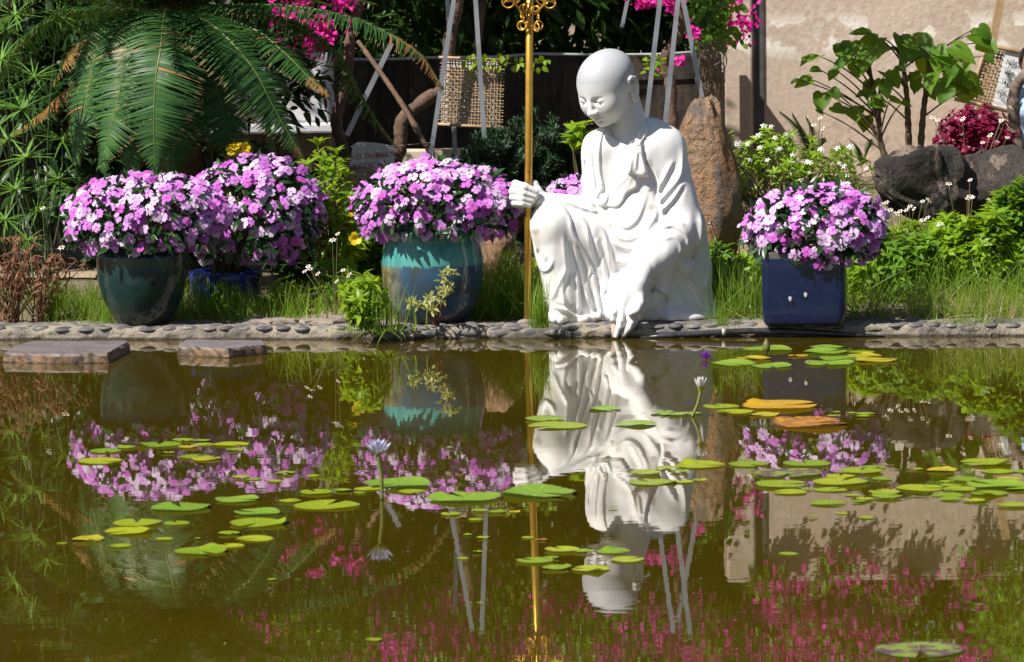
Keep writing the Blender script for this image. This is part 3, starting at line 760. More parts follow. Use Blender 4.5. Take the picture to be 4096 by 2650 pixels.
# four wire loops round the head, each carrying rings
for k in range(4):
    an = math.pi / 4 + k * math.pi / 2; rad = np.array([math.cos(an), math.sin(an), 0])
    pts = [on_staff(Ls - .030) + rad * .016, on_staff(Ls - .026) + rad * .045, on_staff(Ls + .005) + rad * .085, on_staff(Ls + .06) + rad * .10, on_staff(Ls + .16) + rad * .12, on_staff(Ls + .26) + rad * .085, on_staff(Ls + .33) + rad * .02]
    mb = MB(); mb.tube(np.array(pts), .0042, 8); add('wire_loop', mb.mesh('wire_loop', m_gold), staff)
for px, py, r, ax in ((2033, 8, .024, (.2, 1, .1)), (2062, -10, .022, (.6, .8, .2)), (2172, -2, .024, (-.3, 1, .1)), (2198, 10, .024, (.2, 1, .2)), (2093, 36, .017, (.5, .8, 0)), (2107, 30, .015, (-.4, .9, .2)), (2088, 60, .013, (.9, .3, 0)), (2093, 72, .014, (1, .2, 0)), (2087, 104, .017, (.3, 1, .1)), (2094, 101, .016, (.6, .8, .1)), (2138, 42, .015, (-.5, .8, 0)), (2146, 40, .014, (.5, .8, 0)), (2152, 72, .015, (1, .2, 0)), (2155, 102, .016, (.2, 1, 0)), (2147, 110, .016, (.8, .6, 0))):
    mb = ring(P(px, py, SD - .02), r, .0036, ax); add('ring', mb.mesh('ring', m_gold), staff)
for s, px in ((-1, 2012), (1, 2222)):
    a = P(px - s * 18, 2, SD); e = P(px, 14, SD); mb = MB()
    mb.tube([P(px - s * 60, -6, SD), a, e], [.012, .009, .001], 8); add('barb', mb.mesh('barb', m_gold), staff)
mb = MB(); V_, Q_, T_ = blob(11, 14, 7, .3); mb.add(V_ * (.045, .04, .018) + (b0 + np.array([0, 0, -.004])), Q_, T_)
tagit(add('footing_stone', mb.mesh('footing_stone', mat_plain('footing_stone', (.30, .25, .20), (.18, .155, .13), 25, .9, bump=.6)), origin=b0), 'small rough stone packed round the foot of the golden staff', 'stone')

# ---------------------------------------------------------------- stepping stones in the pond
m_step, nt, out = newmat('stepping_stone')
c_ = mixc(nt, ramp(nt, noise(nt, 6, 6, .6), (.35, .65)), (.20, .175, .185), (.145, .12, .125))
c_ = mixc(nt, ramp(nt, noise(nt, 28, 5), (.55, .7)), c_, (.27, .225, .19))
ge = _n(nt, 'ShaderNodeNewGeometry'); se = _n(nt, 'ShaderNodeSeparateXYZ'); nt.links.new(ge.outputs['True Normal'], se.inputs[0])
c_ = mixc(nt, ramp(nt, se.outputs[2], (.7, .3)), c_, mixc(nt, ramp(nt, noise(nt, 30, 5), (.4, .6)), (.20, .115, .06), (.05, .035, .025)))
pbsdf(nt, out, c_, .55, normal=bumpn(nt, noise(nt, 22, 7, .65), .5, .02))
def slab(name, top_px, z, thick, mat, label, cat, group=None, sub=10, rough=.0022, seed=0):
    pts = np.array([G(x, y, z) for x, y in top_px]); loop = []
    for i in range(len(pts)):
        a, b = pts[i], pts[(i + 1) % len(pts)]
        for t in np.arange(sub) / sub: loop.append(a + (b - a) * t)
    loop = np.array(loop); n = len(loop); c = loop.mean(0); r_ = np.random.default_rng(seed)
    def off(k, s):
        v = loop + nrm(loop - c) * (r_.normal(0, 1, (n, 1)) * rough + s); v = v.copy(); v[:, 2] = z - thick * k + r_.normal(0, rough * .4, n); return v
    rings = [c + (loop - c) * .55, off(0, -.006), off(.10, .0), off(.35, .004), off(.62, -.001), off(1, -.002)]
    rings[0] = rings[0].copy(); rings[0][:, 2] = z + .001
    V = np.concatenate([[c]] + rings); Q = []; T = []; m = len(rings)
    for i in range(n):
        j = (i + 1) % n; T.append([0, 1 + i, 1 + j])
        for k in range(m - 1): Q.append([1 + k * n + i, 1 + (k + 1) * n + i, 1 + (k + 1) * n + j, 1 + k * n + j])
    a2 = np.cross(pts[1] - pts[0], pts[2] - pts[0])[2]
    if a2 < 0: Q = [q[::-1] for q in Q]; T = [t[::-1] for t in T]
    me = MB().add(V, Q, T).mesh(name, mat, True)
    me.polygons.foreach_set('use_smooth', [False] * len(me.polygons))
    return tagit(add(name, me, origin=c - np.array([0, 0, thick])), label, cat, group)
slab('stepping_stone', [(14, 1412), (60, 1382), (130, 1364), (500, 1362), (516, 1368), (430, 1415), (240, 1418)], .036, .09, m_step, 'large flat brown stepping stone standing in the pond', 'stepping stone', 'stepping stones in the pond', seed=1)
slab('stepping_stone', [(712, 1386), (716, 1376), (744, 1358), (1050, 1362), (1066, 1380), (915, 1395)], .036, .09, m_step, 'smaller pentagonal stepping stone standing in the pond before the blue round pot', 'stepping stone', 'stepping stones in the pond', seed=2)
m_flag = mat_plain('flagstone', (.36, .29, .22), (.25, .21, .175), 10, .85, bump=.4)
for i, (pts, lb) in enumerate((([(975, 1275), (1010, 1252), (1110, 1248), (1200, 1258), (1190, 1278), (1080, 1286)], 'grey flagstone set in grass beside the leafy weeds'),
                               ([(1165, 1228), (1200, 1213), (1300, 1206), (1350, 1212), (1330, 1228), (1240, 1238)], 'tan flagstone farthest back in the grass path'),
                               ([(1268, 1240), (1290, 1230), (1400, 1232), (1420, 1246), (1330, 1254)], 'small tan flagstone between two others in the path'),
                               ([(1170, 1270), (1230, 1256), (1390, 1254), (1430, 1268), (1330, 1284), (1220, 1286)], 'tan flagstone of the path next to the pebble kerb'))):
    slab('flagstone', pts, .064, .03, m_flag, lb, 'flagstone', 'flagstones of the grass path', 6, .004, i + 5)
mb = MB(); mb.add(np.array([G(-300, 1112, .096), G(380, 1112, .096), G(400, 1070, .096), G(-300, 1066, .096)]), [[0, 1, 2, 3]])
structure(add('path', mb.mesh('path', mat_plain('sandy_path', (.45, .34, .23), (.33, .25, .17), 9, .9, bump=.3), False)))
# black hose along the kerb with a pale coupling
m_hose = mat_plain('black_hose', (.018, .018, .022), (.05, .05, .055), 30, .28, bump=.2)
hose = thing('black_hose', 'black plastic hose lying along the kerb with a pale coupling', 'hose', G(2900, 1340, 0))
mb = MB(); mb.tube([P(x, y, float(ky(P(x, y, 13.1)[0])) - .02) for x, y in ((2560, 1352), (2640, 1345), (2760, 1338), (2880, 1330), (3000, 1325), (3150, 1326), (3300, 1333), (3420, 1341), (3540, 1346))], [.004, .009, .0115, .012, .012, .012, .011, .008, .003], 12)
add('tube', mb.mesh('tube', m_hose), hose)
p1 = P(2888, 1330, float(ky(P(2888, 1330, 13.1)[0])) - .02); p2 = P(2902, 1329, float(ky(P(2902, 1329, 13.1)[0])) - .02)
mb = MB(); mb.tube([p1, p2], .0145, 14); add('coupling', mb.mesh('coupling', mat_plain('grey_plastic', (.5, .5, .5), (.38, .38, .38), 30, .5)), hose)

# ---------------------------------------------------------------- glazed pots
def mat_glaze(name, a, b, drip=None, low=None, zsplit=None, rough=.12, left=None, cx=0):
    m, nt, out = newmat(name)
    sep = _n(nt, 'ShaderNodeSeparateXYZ'); nt.links.new(_n(nt, 'ShaderNodeNewGeometry').outputs['Position'], sep.inputs[0])
    c = mixc(nt, ramp(nt, noise(nt, 9, 6, .65), (.35, .65)), a, b)
    if low: c = mixc(nt, ramp(nt, mathn(nt, 'ADD', sep.outputs[2], mathn(nt, 'MULTIPLY', noise(nt, 12, 5), .12)), (.20, .10)), c, low)
    if left:
        f = ramp(nt, mathn(nt, 'ADD', sep.outputs[0], mathn(nt, 'MULTIPLY', noise(nt, 10, 6, .7), .16)), (cx - .03, cx - .10)); c = mixc(nt, f, c, mixc(nt, ramp(nt, noise(nt, 22, 5), (.4, .6)), left, (.12, .09, .03)))
    if drip:
        e = mathn(nt, 'ADD', sep.outputs[2], mathn(nt, 'MULTIPLY', noise(nt, 1.0, 3, .6, scalevec(nt, (55, 55, 4))), .035))
        dcol = mixc(nt, ramp(nt, noise(nt, 1.0, 4, .6, scalevec(nt, (40, 40, 5))), (.4, .65)), drip[0], drip[1])
        rim = ramp(nt, mathn(nt, 'ADD', sep.outputs[2], mathn(nt, 'MULTIPLY', noise(nt, 14, 3), .02)), (zsplit + .14, zsplit + .16))
        dcol = mixc(nt, rim, dcol, (.012, .03, .04))
        c = mixc(nt, ramp(nt, e, (zsplit + .0145, zsplit + .0185)), c, dcol)
    dust = ramp(nt, noise(nt, 140, 3), (.70, .75)); c = mixc(nt, mathn(nt, 'MULTIPLY', dust, .5), c, (.3, .28, .25))
    pbsdf(nt, out, c, rough, normal=bumpn(nt, noise(nt, 20, 4), .05, .01)); return m
m_soil = mat_plain('potting_soil', (.05, .038, .028), (.085, .065, .05), 40, .95, bump=.8)
def round_pot(name, label, cpx, base_py, prof_px, mat, d=None, n=56):
    "profile in photograph pixels: (half width, row)"
    g = G(cpx, base_py, KZ); rb = prof_px[-1][0] * (g[1] / FPX)
    d = d or g[1] + rb; s = d / FPX; base = P(cpx, base_py, d); zb = KZ + .002
    pr = [(w * s, zb + (base_py - y) * s * 1.004) for w, y in prof_px][::-1]
    t = thing(name, label, 'flower pot', (base[0], d, zb))
    rt, zt = pr[-1]
    inner = [(rt - .012, zt + .006), (rt - .024, zt), (rt - .03, zt - .03)]
    V, Q = lathe([(0.001, zb)] + pr + inner, (base[0], d, 0), n); add('vessel', MB().add(V, Q).mesh('vessel', mat), t)
    V, Q = lathe([(rt - .026, zt - .028), (rt * .5, zt - .02), (.001, zt - .018)], (base[0], d, 0), 24); add('soil', MB().add(V, Q).mesh('soil', m_soil), t)
    return t, np.array([base[0], d, zt])
m_dg = mat_glaze('dark_green_glaze', (.008, .030, .028), (.016, .045, .040), low=(.030, .027, .024))
POT_A = round_pot('round_pot', 'dark green glazed round pot standing on the kerb', 573, 1303, [(178, 1010), (181, 1040), (181, 1085), (176, 1135), (164, 1185), (146, 1235), (122, 1275), (106, 1300), (100, 1303)], m_dg)
cxj = float(P(1733, 1298, 13.5)[0])
m_tl = mat_glaze('teal_blue_glaze', (.02, .11, .23), (.05, .065, .075), drip=((.09, .33, .30), (.05, .22, .22)), low=(.03, .028, .03), zsplit=.285, left=(.22, .25, .16), cx=cxj)
POT_C = round_pot('glazed_jar', 'big teal and blue drip glazed jar beside the golden staff', 1733, 1298, [(180, 925), (188, 938), (190, 950), (185, 962), (192, 985), (201, 1030), (205, 1075), (202, 1130), (194, 1180), (180, 1225), (160, 1265), (140, 1292), (132, 1298)], m_tl)
m_bl = mat_glaze('cobalt_glaze', (.012, .035, .20), (.006, .016, .09), rough=.16, low=(.05, .06, .12))
POT_B = round_pot('round_pot', 'blue glazed round pot set back in the grass behind the dark green pot', 905, 1192, [(148, 1035), (146, 1060), (140, 1110), (128, 1160), (112, 1185), (105, 1192)], m_bl, d=14.15)
POT_D = round_pot('round_pot', 'blue round pot half hidden behind the statue knee', 2370, 1200, [(128, 900), (132, 960), (126, 1060), (110, 1160), (100, 1200)], m_bl, d=14.25)
# square pot
sq = thing('square_pot', 'cobalt blue square glazed pot with a chipped corner and worn spots', 'flower pot', G(3240, 1306, KZ))
def square_pot():
    g = G(3236, 1306, KZ); c = np.array([g[0], g[1] + .17, KZ + .002]); h = .262; a = .163; rot = math.radians(-7)
    rings = []; m = 8
    def ring_at(hw, z, r, jag=0):
        out_ = []
        for q in range(4):
            cx_, cy_ = [(1, 1), (-1, 1), (-1, -1), (1, -1)][q]
            for i in range(m):
                an = q * math.pi / 2 + (i / (m - 1)) * math.pi / 2
                x = cx_ * (hw - r) + r * math.cos(an); y = cy_ * (hw - r) + r * math.sin(an)
                out_.append([x * math.cos(rot) - y * math.sin(rot), x * math.sin(rot) + y * math.cos(rot), z])
        return np.array(out_)
    zs = [(.10, 0, .02), (a * .93, 0.0, .025), (a * .97, .012, .03), (a * 1.0, .05, .028), (a, .13, .025), (a, .2, .025), (a, h, .025), (a - .004, h + .008, .022), (a - .02, h + .006, .02), (a - .024, h - .02, .02), (.06, h - .022, .02)]
    V = np.concatenate([ring_at(hw, z, r) for hw, z, r in zs]); n = 4 * m
    # rim dips at the middle of the front and sags at the corner
    top = V[:, 2] > .19; V[top, 2] += .014 * np.cos(V[top, 0] / a * 2.2) * -1 + .012
    Q = [[k * n + i, k * n + (i + 1) % n, (k + 1) * n + (i + 1) % n, (k + 1) * n + i] for k in range(len(zs) - 1) for i in range(n)]
    m1, nt, out = newmat('cobalt_square_glaze')
    c1 = mixc(nt, ramp(nt, noise(nt, 10, 6, .6), (.35, .65)), (.003, .008, .042), (.006, .012, .05))
    sep = _n(nt, 'ShaderNodeSeparateXYZ'); nt.links.new(_n(nt, 'ShaderNodeTexCoord').outputs['Object'], sep.inputs[0])
    dust = mathn(nt, 'MULTIPLY', ramp(nt, mathn(nt, 'ADD', _z(nt), mathn(nt, 'MULTIPLY', noise(nt, 9, 4), .1)), (.20, .08)), .35)
    c1 = mixc(nt, dust, c1, (.05, .055, .12)); c1 = mixc(nt, mathn(nt, 'MULTIPLY', ramp(nt, noise(nt, 150, 3), (.69, .74)), .4), c1, (.3, .3, .35))
    # unglazed chipped corner
    gx_ = _n(nt, 'ShaderNodeNewGeometry'); s3 = _n(nt, 'ShaderNodeSeparateXYZ'); nt.links.new(gx_.outputs['Position'], s3.inputs[0])
    k = mathn(nt, 'SUBTRACT', mathn(nt, 'SUBTRACT', s3.outputs[0], float(c[0]) + .117), mathn(nt, 'MULTIPLY', mathn(nt, 'ADD', s3.outputs[2], -.05), .45))
    c1 = mixc(nt, ramp(nt, mathn(nt, 'ADD', k, mathn(nt, 'MULTIPLY', noise(nt, 20, 4), .03)), (.012, .018)), c1, (.20, .13, .10))
    rimf = ramp(nt, mathn(nt, 'ADD', s3.outputs[2], mathn(nt, 'MULTIPLY', noise(nt, 40, 3), .012)), (KZ + h + .006, KZ + h + .012))
    c1 = mixc(nt, rimf, c1, (.10, .09, .085))
    pbsdf(nt, out, c1, .13)
    add('vessel', MB().add(V + c, Q).mesh('vessel', m1), sq)
    m2 = mat_plain('worn_spot', (.55, .52, .5), (.42, .4, .4), 60, .6)
    for px, py in ((3160, 1195), (3222, 1179)):
        p = P(px, py, c[1] - a - .004); an = np.linspace(0, 2 * np.pi, 12, endpoint=False)
        Vs = np.stack([np.cos(an) * .0065, np.zeros(12), np.sin(an) * .0095 * (1 + .2 * np.sin(3 * an))], -1); Vs = np.concatenate([[[0, -.001, 0]], Vs])
        Vs[:, 1] += Vs[:, 0] * math.tan(rot) ; sp_ = add('worn_spot', MB().add(Vs + p, None, [[0, 1 + (i + 1) % 12, 1 + i] for i in range(12)][::1]).mesh('worn_spot', m2), sq)
    V, Q2 = lathe([(.145, KZ + h - .012), (.07, KZ + h - .004), (.001, KZ + h)], (c[0], c[1], 0), 16); add('soil', MB().add(V, Q2).mesh('soil', m_soil), sq)
    return np.array([c[0], c[1], KZ + h])
def _z(nt):
    s = _n(nt, 'ShaderNodeSeparateXYZ'); nt.links.new(_n(nt, 'ShaderNodeNewGeometry').outputs['Position'], s.inputs[0]); return s.outputs[2]
TOP_E = square_pot()

# ---------------------------------------------------------------- impatiens
m_bl_, nt, out = newmat('lilac_petal')
r_ = _n(nt, 'ShaderNodeObjectInfo').outputs['Random']; cr_ = _n(nt, 'ShaderNodeValToRGB'); nt.links.new(r_, cr_.inputs[0])
els = cr_.color_ramp.elements; els[0].position = 0; els[0].color = (.52, .09, .50, 1); els[1].position = 1; els[1].color = (.74, .62, .80, 1)
for p_, c_ in ((.22, (.60, .17, .66, 1)), (.55, (.67, .31, .75, 1)), (.78, (.74, .54, .80, 1))):
    e_ = els.new(p_); e_.color = c_
cc = mixc(nt, ramp(nt, attr(nt, 't'), (.22, .08)), cr_.outputs[0], (.42, .015, .25))
pbsdf(nt, out, cc, .55, spec=.3, transl=cc, tfac=.25)
def blossom_mesh(seed):
    r = np.random.default_rng(seed); mb = MB()
    out_ = [(.0, .02), (.20, .22), (.40, .50), (.43, .75), (.28, .97), (.08, .93), (0, .88), (-.08, .93), (-.28, .97), (-.43, .75), (-.40, .50), (-.20, .22)]
    for k in range(5):
        a = k * 2 * np.pi / 5 + r.normal(0, .08); s = r.uniform(.9, 1.08); cu = r.uniform(-.05, .35)
        pts = np.array([(x, y) for x, y in out_] + [(0, .5)]) * s
        z = -cu * pts[:, 1] ** 2 + .05 * (k % 2) + .10 * np.abs(pts[:, 0]) + .02
        x = pts[:, 0] * math.cos(a) - pts[:, 1] * math.sin(a); y = pts[:, 0] * math.sin(a) + pts[:, 1] * math.cos(a)
        n = len(out_); T = [[n, i, (i + 1) % n] for i in range(n)]
        mb.add(np.stack([x, y, z], -1), None, [t[::-1] for t in T], t=pts[:, 1])
    # spur
    mb.tube([(0, 0, 0), (.1, .1, -.4), (.3, .5, -.8)], [.05, .04, .02], 4, t=.3)
    return mb.mesh('blossom', m_bl_)
BLOS = [blossom_mesh(i) for i in range(6)]
m_il = mat_leaf('impatiens_leaf', (.012, .045, .012), (.03, .09, .02), rough=.35, tfac=.15)
m_stem = mat_plain('green_stem', (.10, .13, .04), (.16, .10, .05), 20, .6)
LEAF = leaf_t(.42, .12, .22)
def impatiens(label, ctr_px, ctr_py, d, rx, rz, nb, seed, top, bottom=-.55, ry=None):
    r = np.random.default_rng(seed); c = P(ctr_px, ctr_py, d); ry = ry or rx * .85
    t = thing('impatiens_plant', label, 'flowers', (c[0], d, top[2]), 'mounds of lilac impatiens')
    # candidate points, spread by rejection
    pts = []; nr = []; tries = 0
    while len(pts) < nb and tries < 40000:
        tries += 1
        u = r.normal(size=3); u /= np.linalg.norm(u)
        if u[2] < bottom or u[1] > .30: continue
        if u[2] < -.1 and r.random() < .25: continue
        lump = 1 + .08 * (vnoise(np.array(u[0] * 3 + seed), np.array(u[2] * 3 + u[1] * 2)) - .5) * 2
        k = lump * (r.uniform(.94, 1.03) if r.random() < .95 else r.uniform(1.03, 1.09))
        zf = rz if u[2] > 0 else rz * 1.15
        p = c + np.array([u[0] * rx, u[1] * ry, u[2] * zf]) * k
        if u[2] < 0: p[:2] = c[:2] + (p[:2] - c[:2]) * (1 - .16 * u[2] ** 2)
        md = .026 if r.random() < .6 else .016
        if any((p - q) @ (p - q) < md * md for q in pts[-400:]): continue
        pts.append(p); nr.append(nrm(np.array([u[0] / rx, u[1] / ry, u[2] / zf])))
    pts = np.array(pts); nr = np.array(nr)
    face = nrm(nr + SUN * .5 + np.array([0, -.35, 0]) + r.normal(0, .36, nr.shape))
    for p, n_ in zip(pts, face):
        q = Vector(n_.tolist()).to_track_quat('Z', 'Y').to_matrix().to_4x4()
        s = r.uniform(.0205, .027) if r.random() < .93 else r.uniform(.008, .013)
        put('blossom', BLOS[r.integers(6)], t, Matrix.Translation(p.tolist()) @ q @ Matrix.Rotation(r.uniform(0, 6.3), 4, 'Z') @ Matrix.Diagonal((s, s, s, 1)))
    # leaves under the blossoms
    N = int(nb * 4.5); u = nrm(r.normal(size=(N, 3))); u = u[u[:, 2] > bottom + .10]; N = len(u)
    k = r.uniform(.70, .97, N)[:, None]; zf = np.where(u[:, 2:] > 0, rz, rz * 1.2)
    pos = c + u * np.concatenate([np.full((N, 1), rx), np.full((N, 1), ry), zf], 1) * k
    dr = nrm(u + r.normal(0, .55, u.shape) + np.array([0, 0, -.35]))
    leaves('foliage', LEAF, dr, nrm(u + r.normal(0, .4, u.shape) + np.array([0, 0, .6])), pos, r.uniform(.038, .066, N), m_il, t)
    mb = MB()
    for i in range(26):
        a = r.uniform(0, 6.28); rr = r.uniform(.2, .85); e = c + np.array([rx * rr * math.cos(a), ry * rr * math.sin(a), rz * r.uniform(-.2, .6)])
        b = np.array([top[0], top[1], top[2] - .03]) + np.array([math.cos(a), math.sin(a), 0]) * .05; mid = (b + e) / 2 + np.array([0, 0, .05])
        mb.tube([b, mid, e], [.006, .005, .003], 5)
    add('stems', mb.mesh('stems', m_stem), t)
    return t
impatiens('lilac impatiens mound spilling over the dark green round pot', 578, 880, POT_A[1][1] + .0, .325, .19, 297, 1, POT_A[1])
impatiens('tall lilac impatiens mound in the blue pot behind, below the yellow trumpet flowers', 1010, 850, POT_B[1][1] - .0, .30, .235, 298, 2, POT_B[1], -.8)
impatiens('lilac impatiens mound growing from the teal and blue jar', 1742, 835, POT_C[1][1] + .0, .335, .195, 298, 3, POT_C[1], -.5)
impatiens('lilac impatiens half hidden between golden staff and statue chest', 2345, 850, POT_D[1][1], .20, .155, 140, 4, POT_D[1], -.3)
impatiens('pale lilac impatiens mound in the cobalt square pot', 3266, 925, TOP_E[1], .275, .185, 255, 5, TOP_E)
# ---------------------------------------------------------------- rocks
def rock_mesh(name, c, rad, seed, mat, planes=16, rough=.07, nu=72, nv=44, taper=.0, tilt=0.0):
    r = np.random.default_rng(seed); N = nrm(r.normal(size=(planes, 3))); hh = r.uniform(.78, 1.05, planes)
    u = np.linspace(0, 2 * np.pi, nu, endpoint=False); v = np.linspace(0.02, np.pi - .02, nv)
    A, B = np.meshgrid(v, u, indexing='ij'); D = np.stack([np.sin(A) * np.cos(B), np.sin(A) * np.sin(B), np.cos(A)], -1)
    dots = np.einsum('ijk,pk->ijp', D, N); q = np.where(dots > .05, hh / np.maximum(dots, .05), 9)
    rr = -np.log(np.exp(-14 * np.minimum(q, 4)).sum(-1)) / 14; rr = np.clip(rr, .5, 1.25)
    for k, s in ((3, 1), (7, .5), (16, .25), (34, .13)):
        rr = rr + rough * s * (2 * vnoise(D[..., 0] * k + D[..., 2] * k * .7 + seed, D[..., 1] * k - D[..., 2] * k * .8 + seed * 2) - 1)
    V = D * rr[..., None] * np.asarray(rad)
    if taper: V[..., 0] *= 1 - taper * np.clip(V[..., 2] / rad[2], -.2, 1) ** 2 * np.sign(V[..., 2] + 1e-6)
    if tilt: V[..., 0] += V[..., 2] * tilt
    V = V.reshape(-1, 3) + np.asarray(c)
    I, J = np.meshgrid(np.arange(nv - 1), np.arange(nu), indexing='ij'); J2 = (J + 1) % nu
    Q = np.stack([I * nu + J, (I + 1) * nu + J, (I + 1) * nu + J2, I * nu + J2], -1).reshape(-1, 4)
    T = []
    return MB().add(V, Q).mesh(name, mat)
def mat_rock(name, a, b, c, sc=5, bump=.7):
    m, nt, out = newmat(name)
    k = mixc(nt, ramp(nt, noise(nt, sc, 6, .6), (.38, .62)), a, b)
    k = mixc(nt, ramp(nt, noise(nt, sc * 1.7, 5, .65, scalevec(nt, (1.6, 1, .5))), (.52, .62)), k, c)
    k = mixc(nt, mathn(nt, 'MULTIPLY', ramp(nt, noise(nt, sc * 16, 4, .6), (.52, .66)), .6), k, tuple(x * .35 for x in a))
    pbsdf(nt, out, k, .85, spec=.3, normal=bumpn(nt, noise(nt, sc * 6, 8, .65), bump, .03)); return m
m_or = mat_rock('orange_granite', (.36, .18, .085), (.40, .275, .18), (.20, .165, .145), 4, 1.5)
def rock(label, px, py, d, rad, seed, mat, tilt=0.0, **k):
    c = P(px, py, d); return tagit(add('rock', rock_mesh('rock', c, rad, seed, mat, tilt=tilt, **k), origin=(c[0], c[1], c[2] - rad[2])), label, 'rock')
rock('tall pointed orange standing rock just behind the statue shoulder', 2800, 780, 14.45, (.155, .13, .345), 12, m_or, .07, planes=9, rough=.10, taper=.28)
m_dr = mat_rock('dark_boulder', (.032, .028, .027), (.085, .070, .062), (.30, .23, .18), 4, 1.4)
rock('dark rounded boulder with a tan crest beside the jasmine bush', 3690, 735, 14.95, (.20, .16, .175), 4, m_dr, .1, rough=.10)
rock('long low dark boulder below the crimson coleus', 3920, 745, 15.1, (.27, .17, .155), 9, m_dr, .05, rough=.10)
rock('tan weathered rock behind the yellow flowered shrub', 1440, 770, 15.3, (.11, .1, .13), 6, mat_rock('tan_rock', (.33, .22, .13), (.42, .31, .19), (.16, .11, .07), 6))
rock('reddish rock low behind the teal jar and the golden staff', 1985, 1060, 14.2, (.10, .1, .14), 15, mat_rock('red_rock', (.24, .115, .07), (.32, .2, .13), (.12, .09, .07), 6))
# ---------------------------------------------------------------- metal plant supports and props
m_galv = mat_plain('galvanised_tube', (.42, .44, .48), (.30, .32, .36), 9, .42, metal=.6)
def support(label, legs, group):
    t = thing('plant_support', label, 'plant support', P(legs[1][1][0], legs[1][1][1], legs[1][2]), group)
    for a, b, d in legs:
        p, q = P(*a, d), P(*b, d); v = (p - q) / max(1e-6, p[2] - q[2]); top = q + v * (1.62 - q[2]); bot = q - v * max(0, q[2] - .2)
        add('leg', MB().beam(bot, top, .021).mesh('leg', m_galv, False), t)
support('galvanised steel plant support legs beside the woven bamboo panel', [((1812, 20), (1718, 655), 15.7), ((1902, 0), (1944, 655), 15.62), ((1790, 0), (1822, 640), 16.15)], 'steel plant supports')
support('galvanised steel plant support legs rising behind the statue shoulder', [((2640, 0), (2588, 450), 15.6), ((2712, 0), (2660, 500), 15.5), ((2732, 0), (2812, 410), 15.75)], 'steel plant supports')
tagit(add('steel_bar', MB().beam(P(1567, 172, 15.9), P(1388, 542, 15.9), .024).mesh('steel_bar', m_galv, False), origin=P(1388, 542, 15.9)), 'short steel bar leaning across the gnarled trunk by the white block', 'steel bar')
tagit(add('steel_bar', MB().beam(P(2522, -60, 16.9), P(2488, 110, 16.9), .018).mesh('steel_bar', m_galv, False), origin=P(2488, 110, 16.9)), 'thin steel bar hanging above the statue head before the dark trees', 'steel bar')
m_bark = mat_plain('gnarled_bark', (.17, .105, .07), (.085, .055, .04), 14, .9, bump=1.0, bscale=30)
m_gbark = mat_plain('grey_bark', (.22, .165, .13), (.10, .075, .06), 16, .9, bump=1.0, bscale=35)
m_pole = mat_plain('brown_pole', (.20, .12, .075), (.12, .07, .05), 12, .8, bump=.4)
def spline(pts, n=7):
    pts = np.asarray(pts, float); out_ = []
    for i in range(len(pts) - 1):
        p0, p1, p2, p3 = pts[max(i - 1, 0)], pts[i], pts[i + 1], pts[min(i + 2, len(pts) - 1)]
        for t in np.arange(n) / n: out_.append(.5 * (2 * p1 + (p2 - p0) * t + (2 * p0 - 5 * p1 + 4 * p2 - p3) * t * t + (3 * p1 - p0 - 3 * p2 + p3) * t ** 3))
    return np.array(out_ + [pts[-1]])
def gnarl(pts, r0, r1, seed=0, n=10):
    p = spline(pts, 8); m = len(p); r = np.random.default_rng(seed)
    rad = np.linspace(r0, r1, m) * (1 + r.normal(0, .10, m))
    return tube(p, rad, n)
tagit(add('wooden_prop', MB().add(*gnarl([P(1432, 165, 15.95), P(1500, 260, 15.9), P(1560, 345, 15.85), P(1640, 470, 15.8), P(1745, 660, 15.7)], .011, .014, 2)).mesh('wooden_prop', m_pole), origin=P(1745, 660, 15.7)), 'slanting brown wooden prop crossing the steel bar', 'pole')
# thin string between the trunks
mb = MB(); mb.tube([P(1405, 588, 15.9), P(1560, 588, 15.8), P(1720, 572, 15.7)], .003, 5)
tagit(add('string', mb.mesh('string', mat_plain('twine', (.35, .25, .17), None, 20, .9)), origin=P(1560, 588, 15.8)), 'taut brown twine tied between trunk and support leg', 'string')

# ---------------------------------------------------------------- woven bamboo panels
m_bam = mat_plain('bamboo_strip', (.40, .285, .165), (.27, .18, .10), 30, .7)
m_bam2 = mat_plain('bamboo_cane', (.50, .35, .20), (.36, .23, .13), 20, .6)
m_paper = mat_plain('white_paper', (.78, .78, .80), (.70, .70, .71), 10, .8)
def lattice(t, C, nu, nv, wu, wv, d, amp=.004, jit=.15, seed=0):
    "C: four corners TL TR BL BR in pixels"
    TL, TR, BL, BR = [P(*c, d) for c in C]; r = np.random.default_rng(seed)
    def pt(u, v): return (TL * (1 - u) + TR * u) * (1 - v) + (BL * (1 - u) + BR * u) * v
    nrmv = nrm(np.cross(TR - TL, BL - TL)); nrmv = nrmv if nrmv[1] < 0 else -nrmv
    for k in range(nu):
        u = (k + .5 + r.normal(0, jit)) / nu; f = np.linspace(-.02, 1.02, nv + 1); pts = np.array([pt(u + r.normal(0, .001), v) + nrmv * amp * (1 if (i + k) % 2 else -1) for i, v in enumerate(f)])
        rib(t, pts, wu, nrmv)
    for k in range(nv):
        v = (k + .5 + r.normal(0, jit)) / nv; f = np.linspace(-.03, 1.03, nu + 1); pts = np.array([pt(u, v) + nrmv * amp * (-1 if (i + k) % 2 else 1) for i, u in enumerate(f)])
        rib(t, pts, wv, nrmv)
def rib(t, pts, w, nv):
    tan = nrm(np.gradient(pts, axis=0)); s = nrm(np.cross(tan, nv)); m = len(pts); th = .0012
    V = np.concatenate([pts + s * w / 2 + nv * th, pts - s * w / 2 + nv * th, pts - s * w / 2 - nv * th, pts + s * w / 2 - nv * th])
    Q = [[a * m + i, a * m + i + 1, b * m + i + 1, b * m + i] for a, b in ((0, 1), (1, 2), (2, 3), (3, 0)) for i in range(m - 1)]
    add('strip', MB().add(V, Q).mesh('strip', m_bam), t)
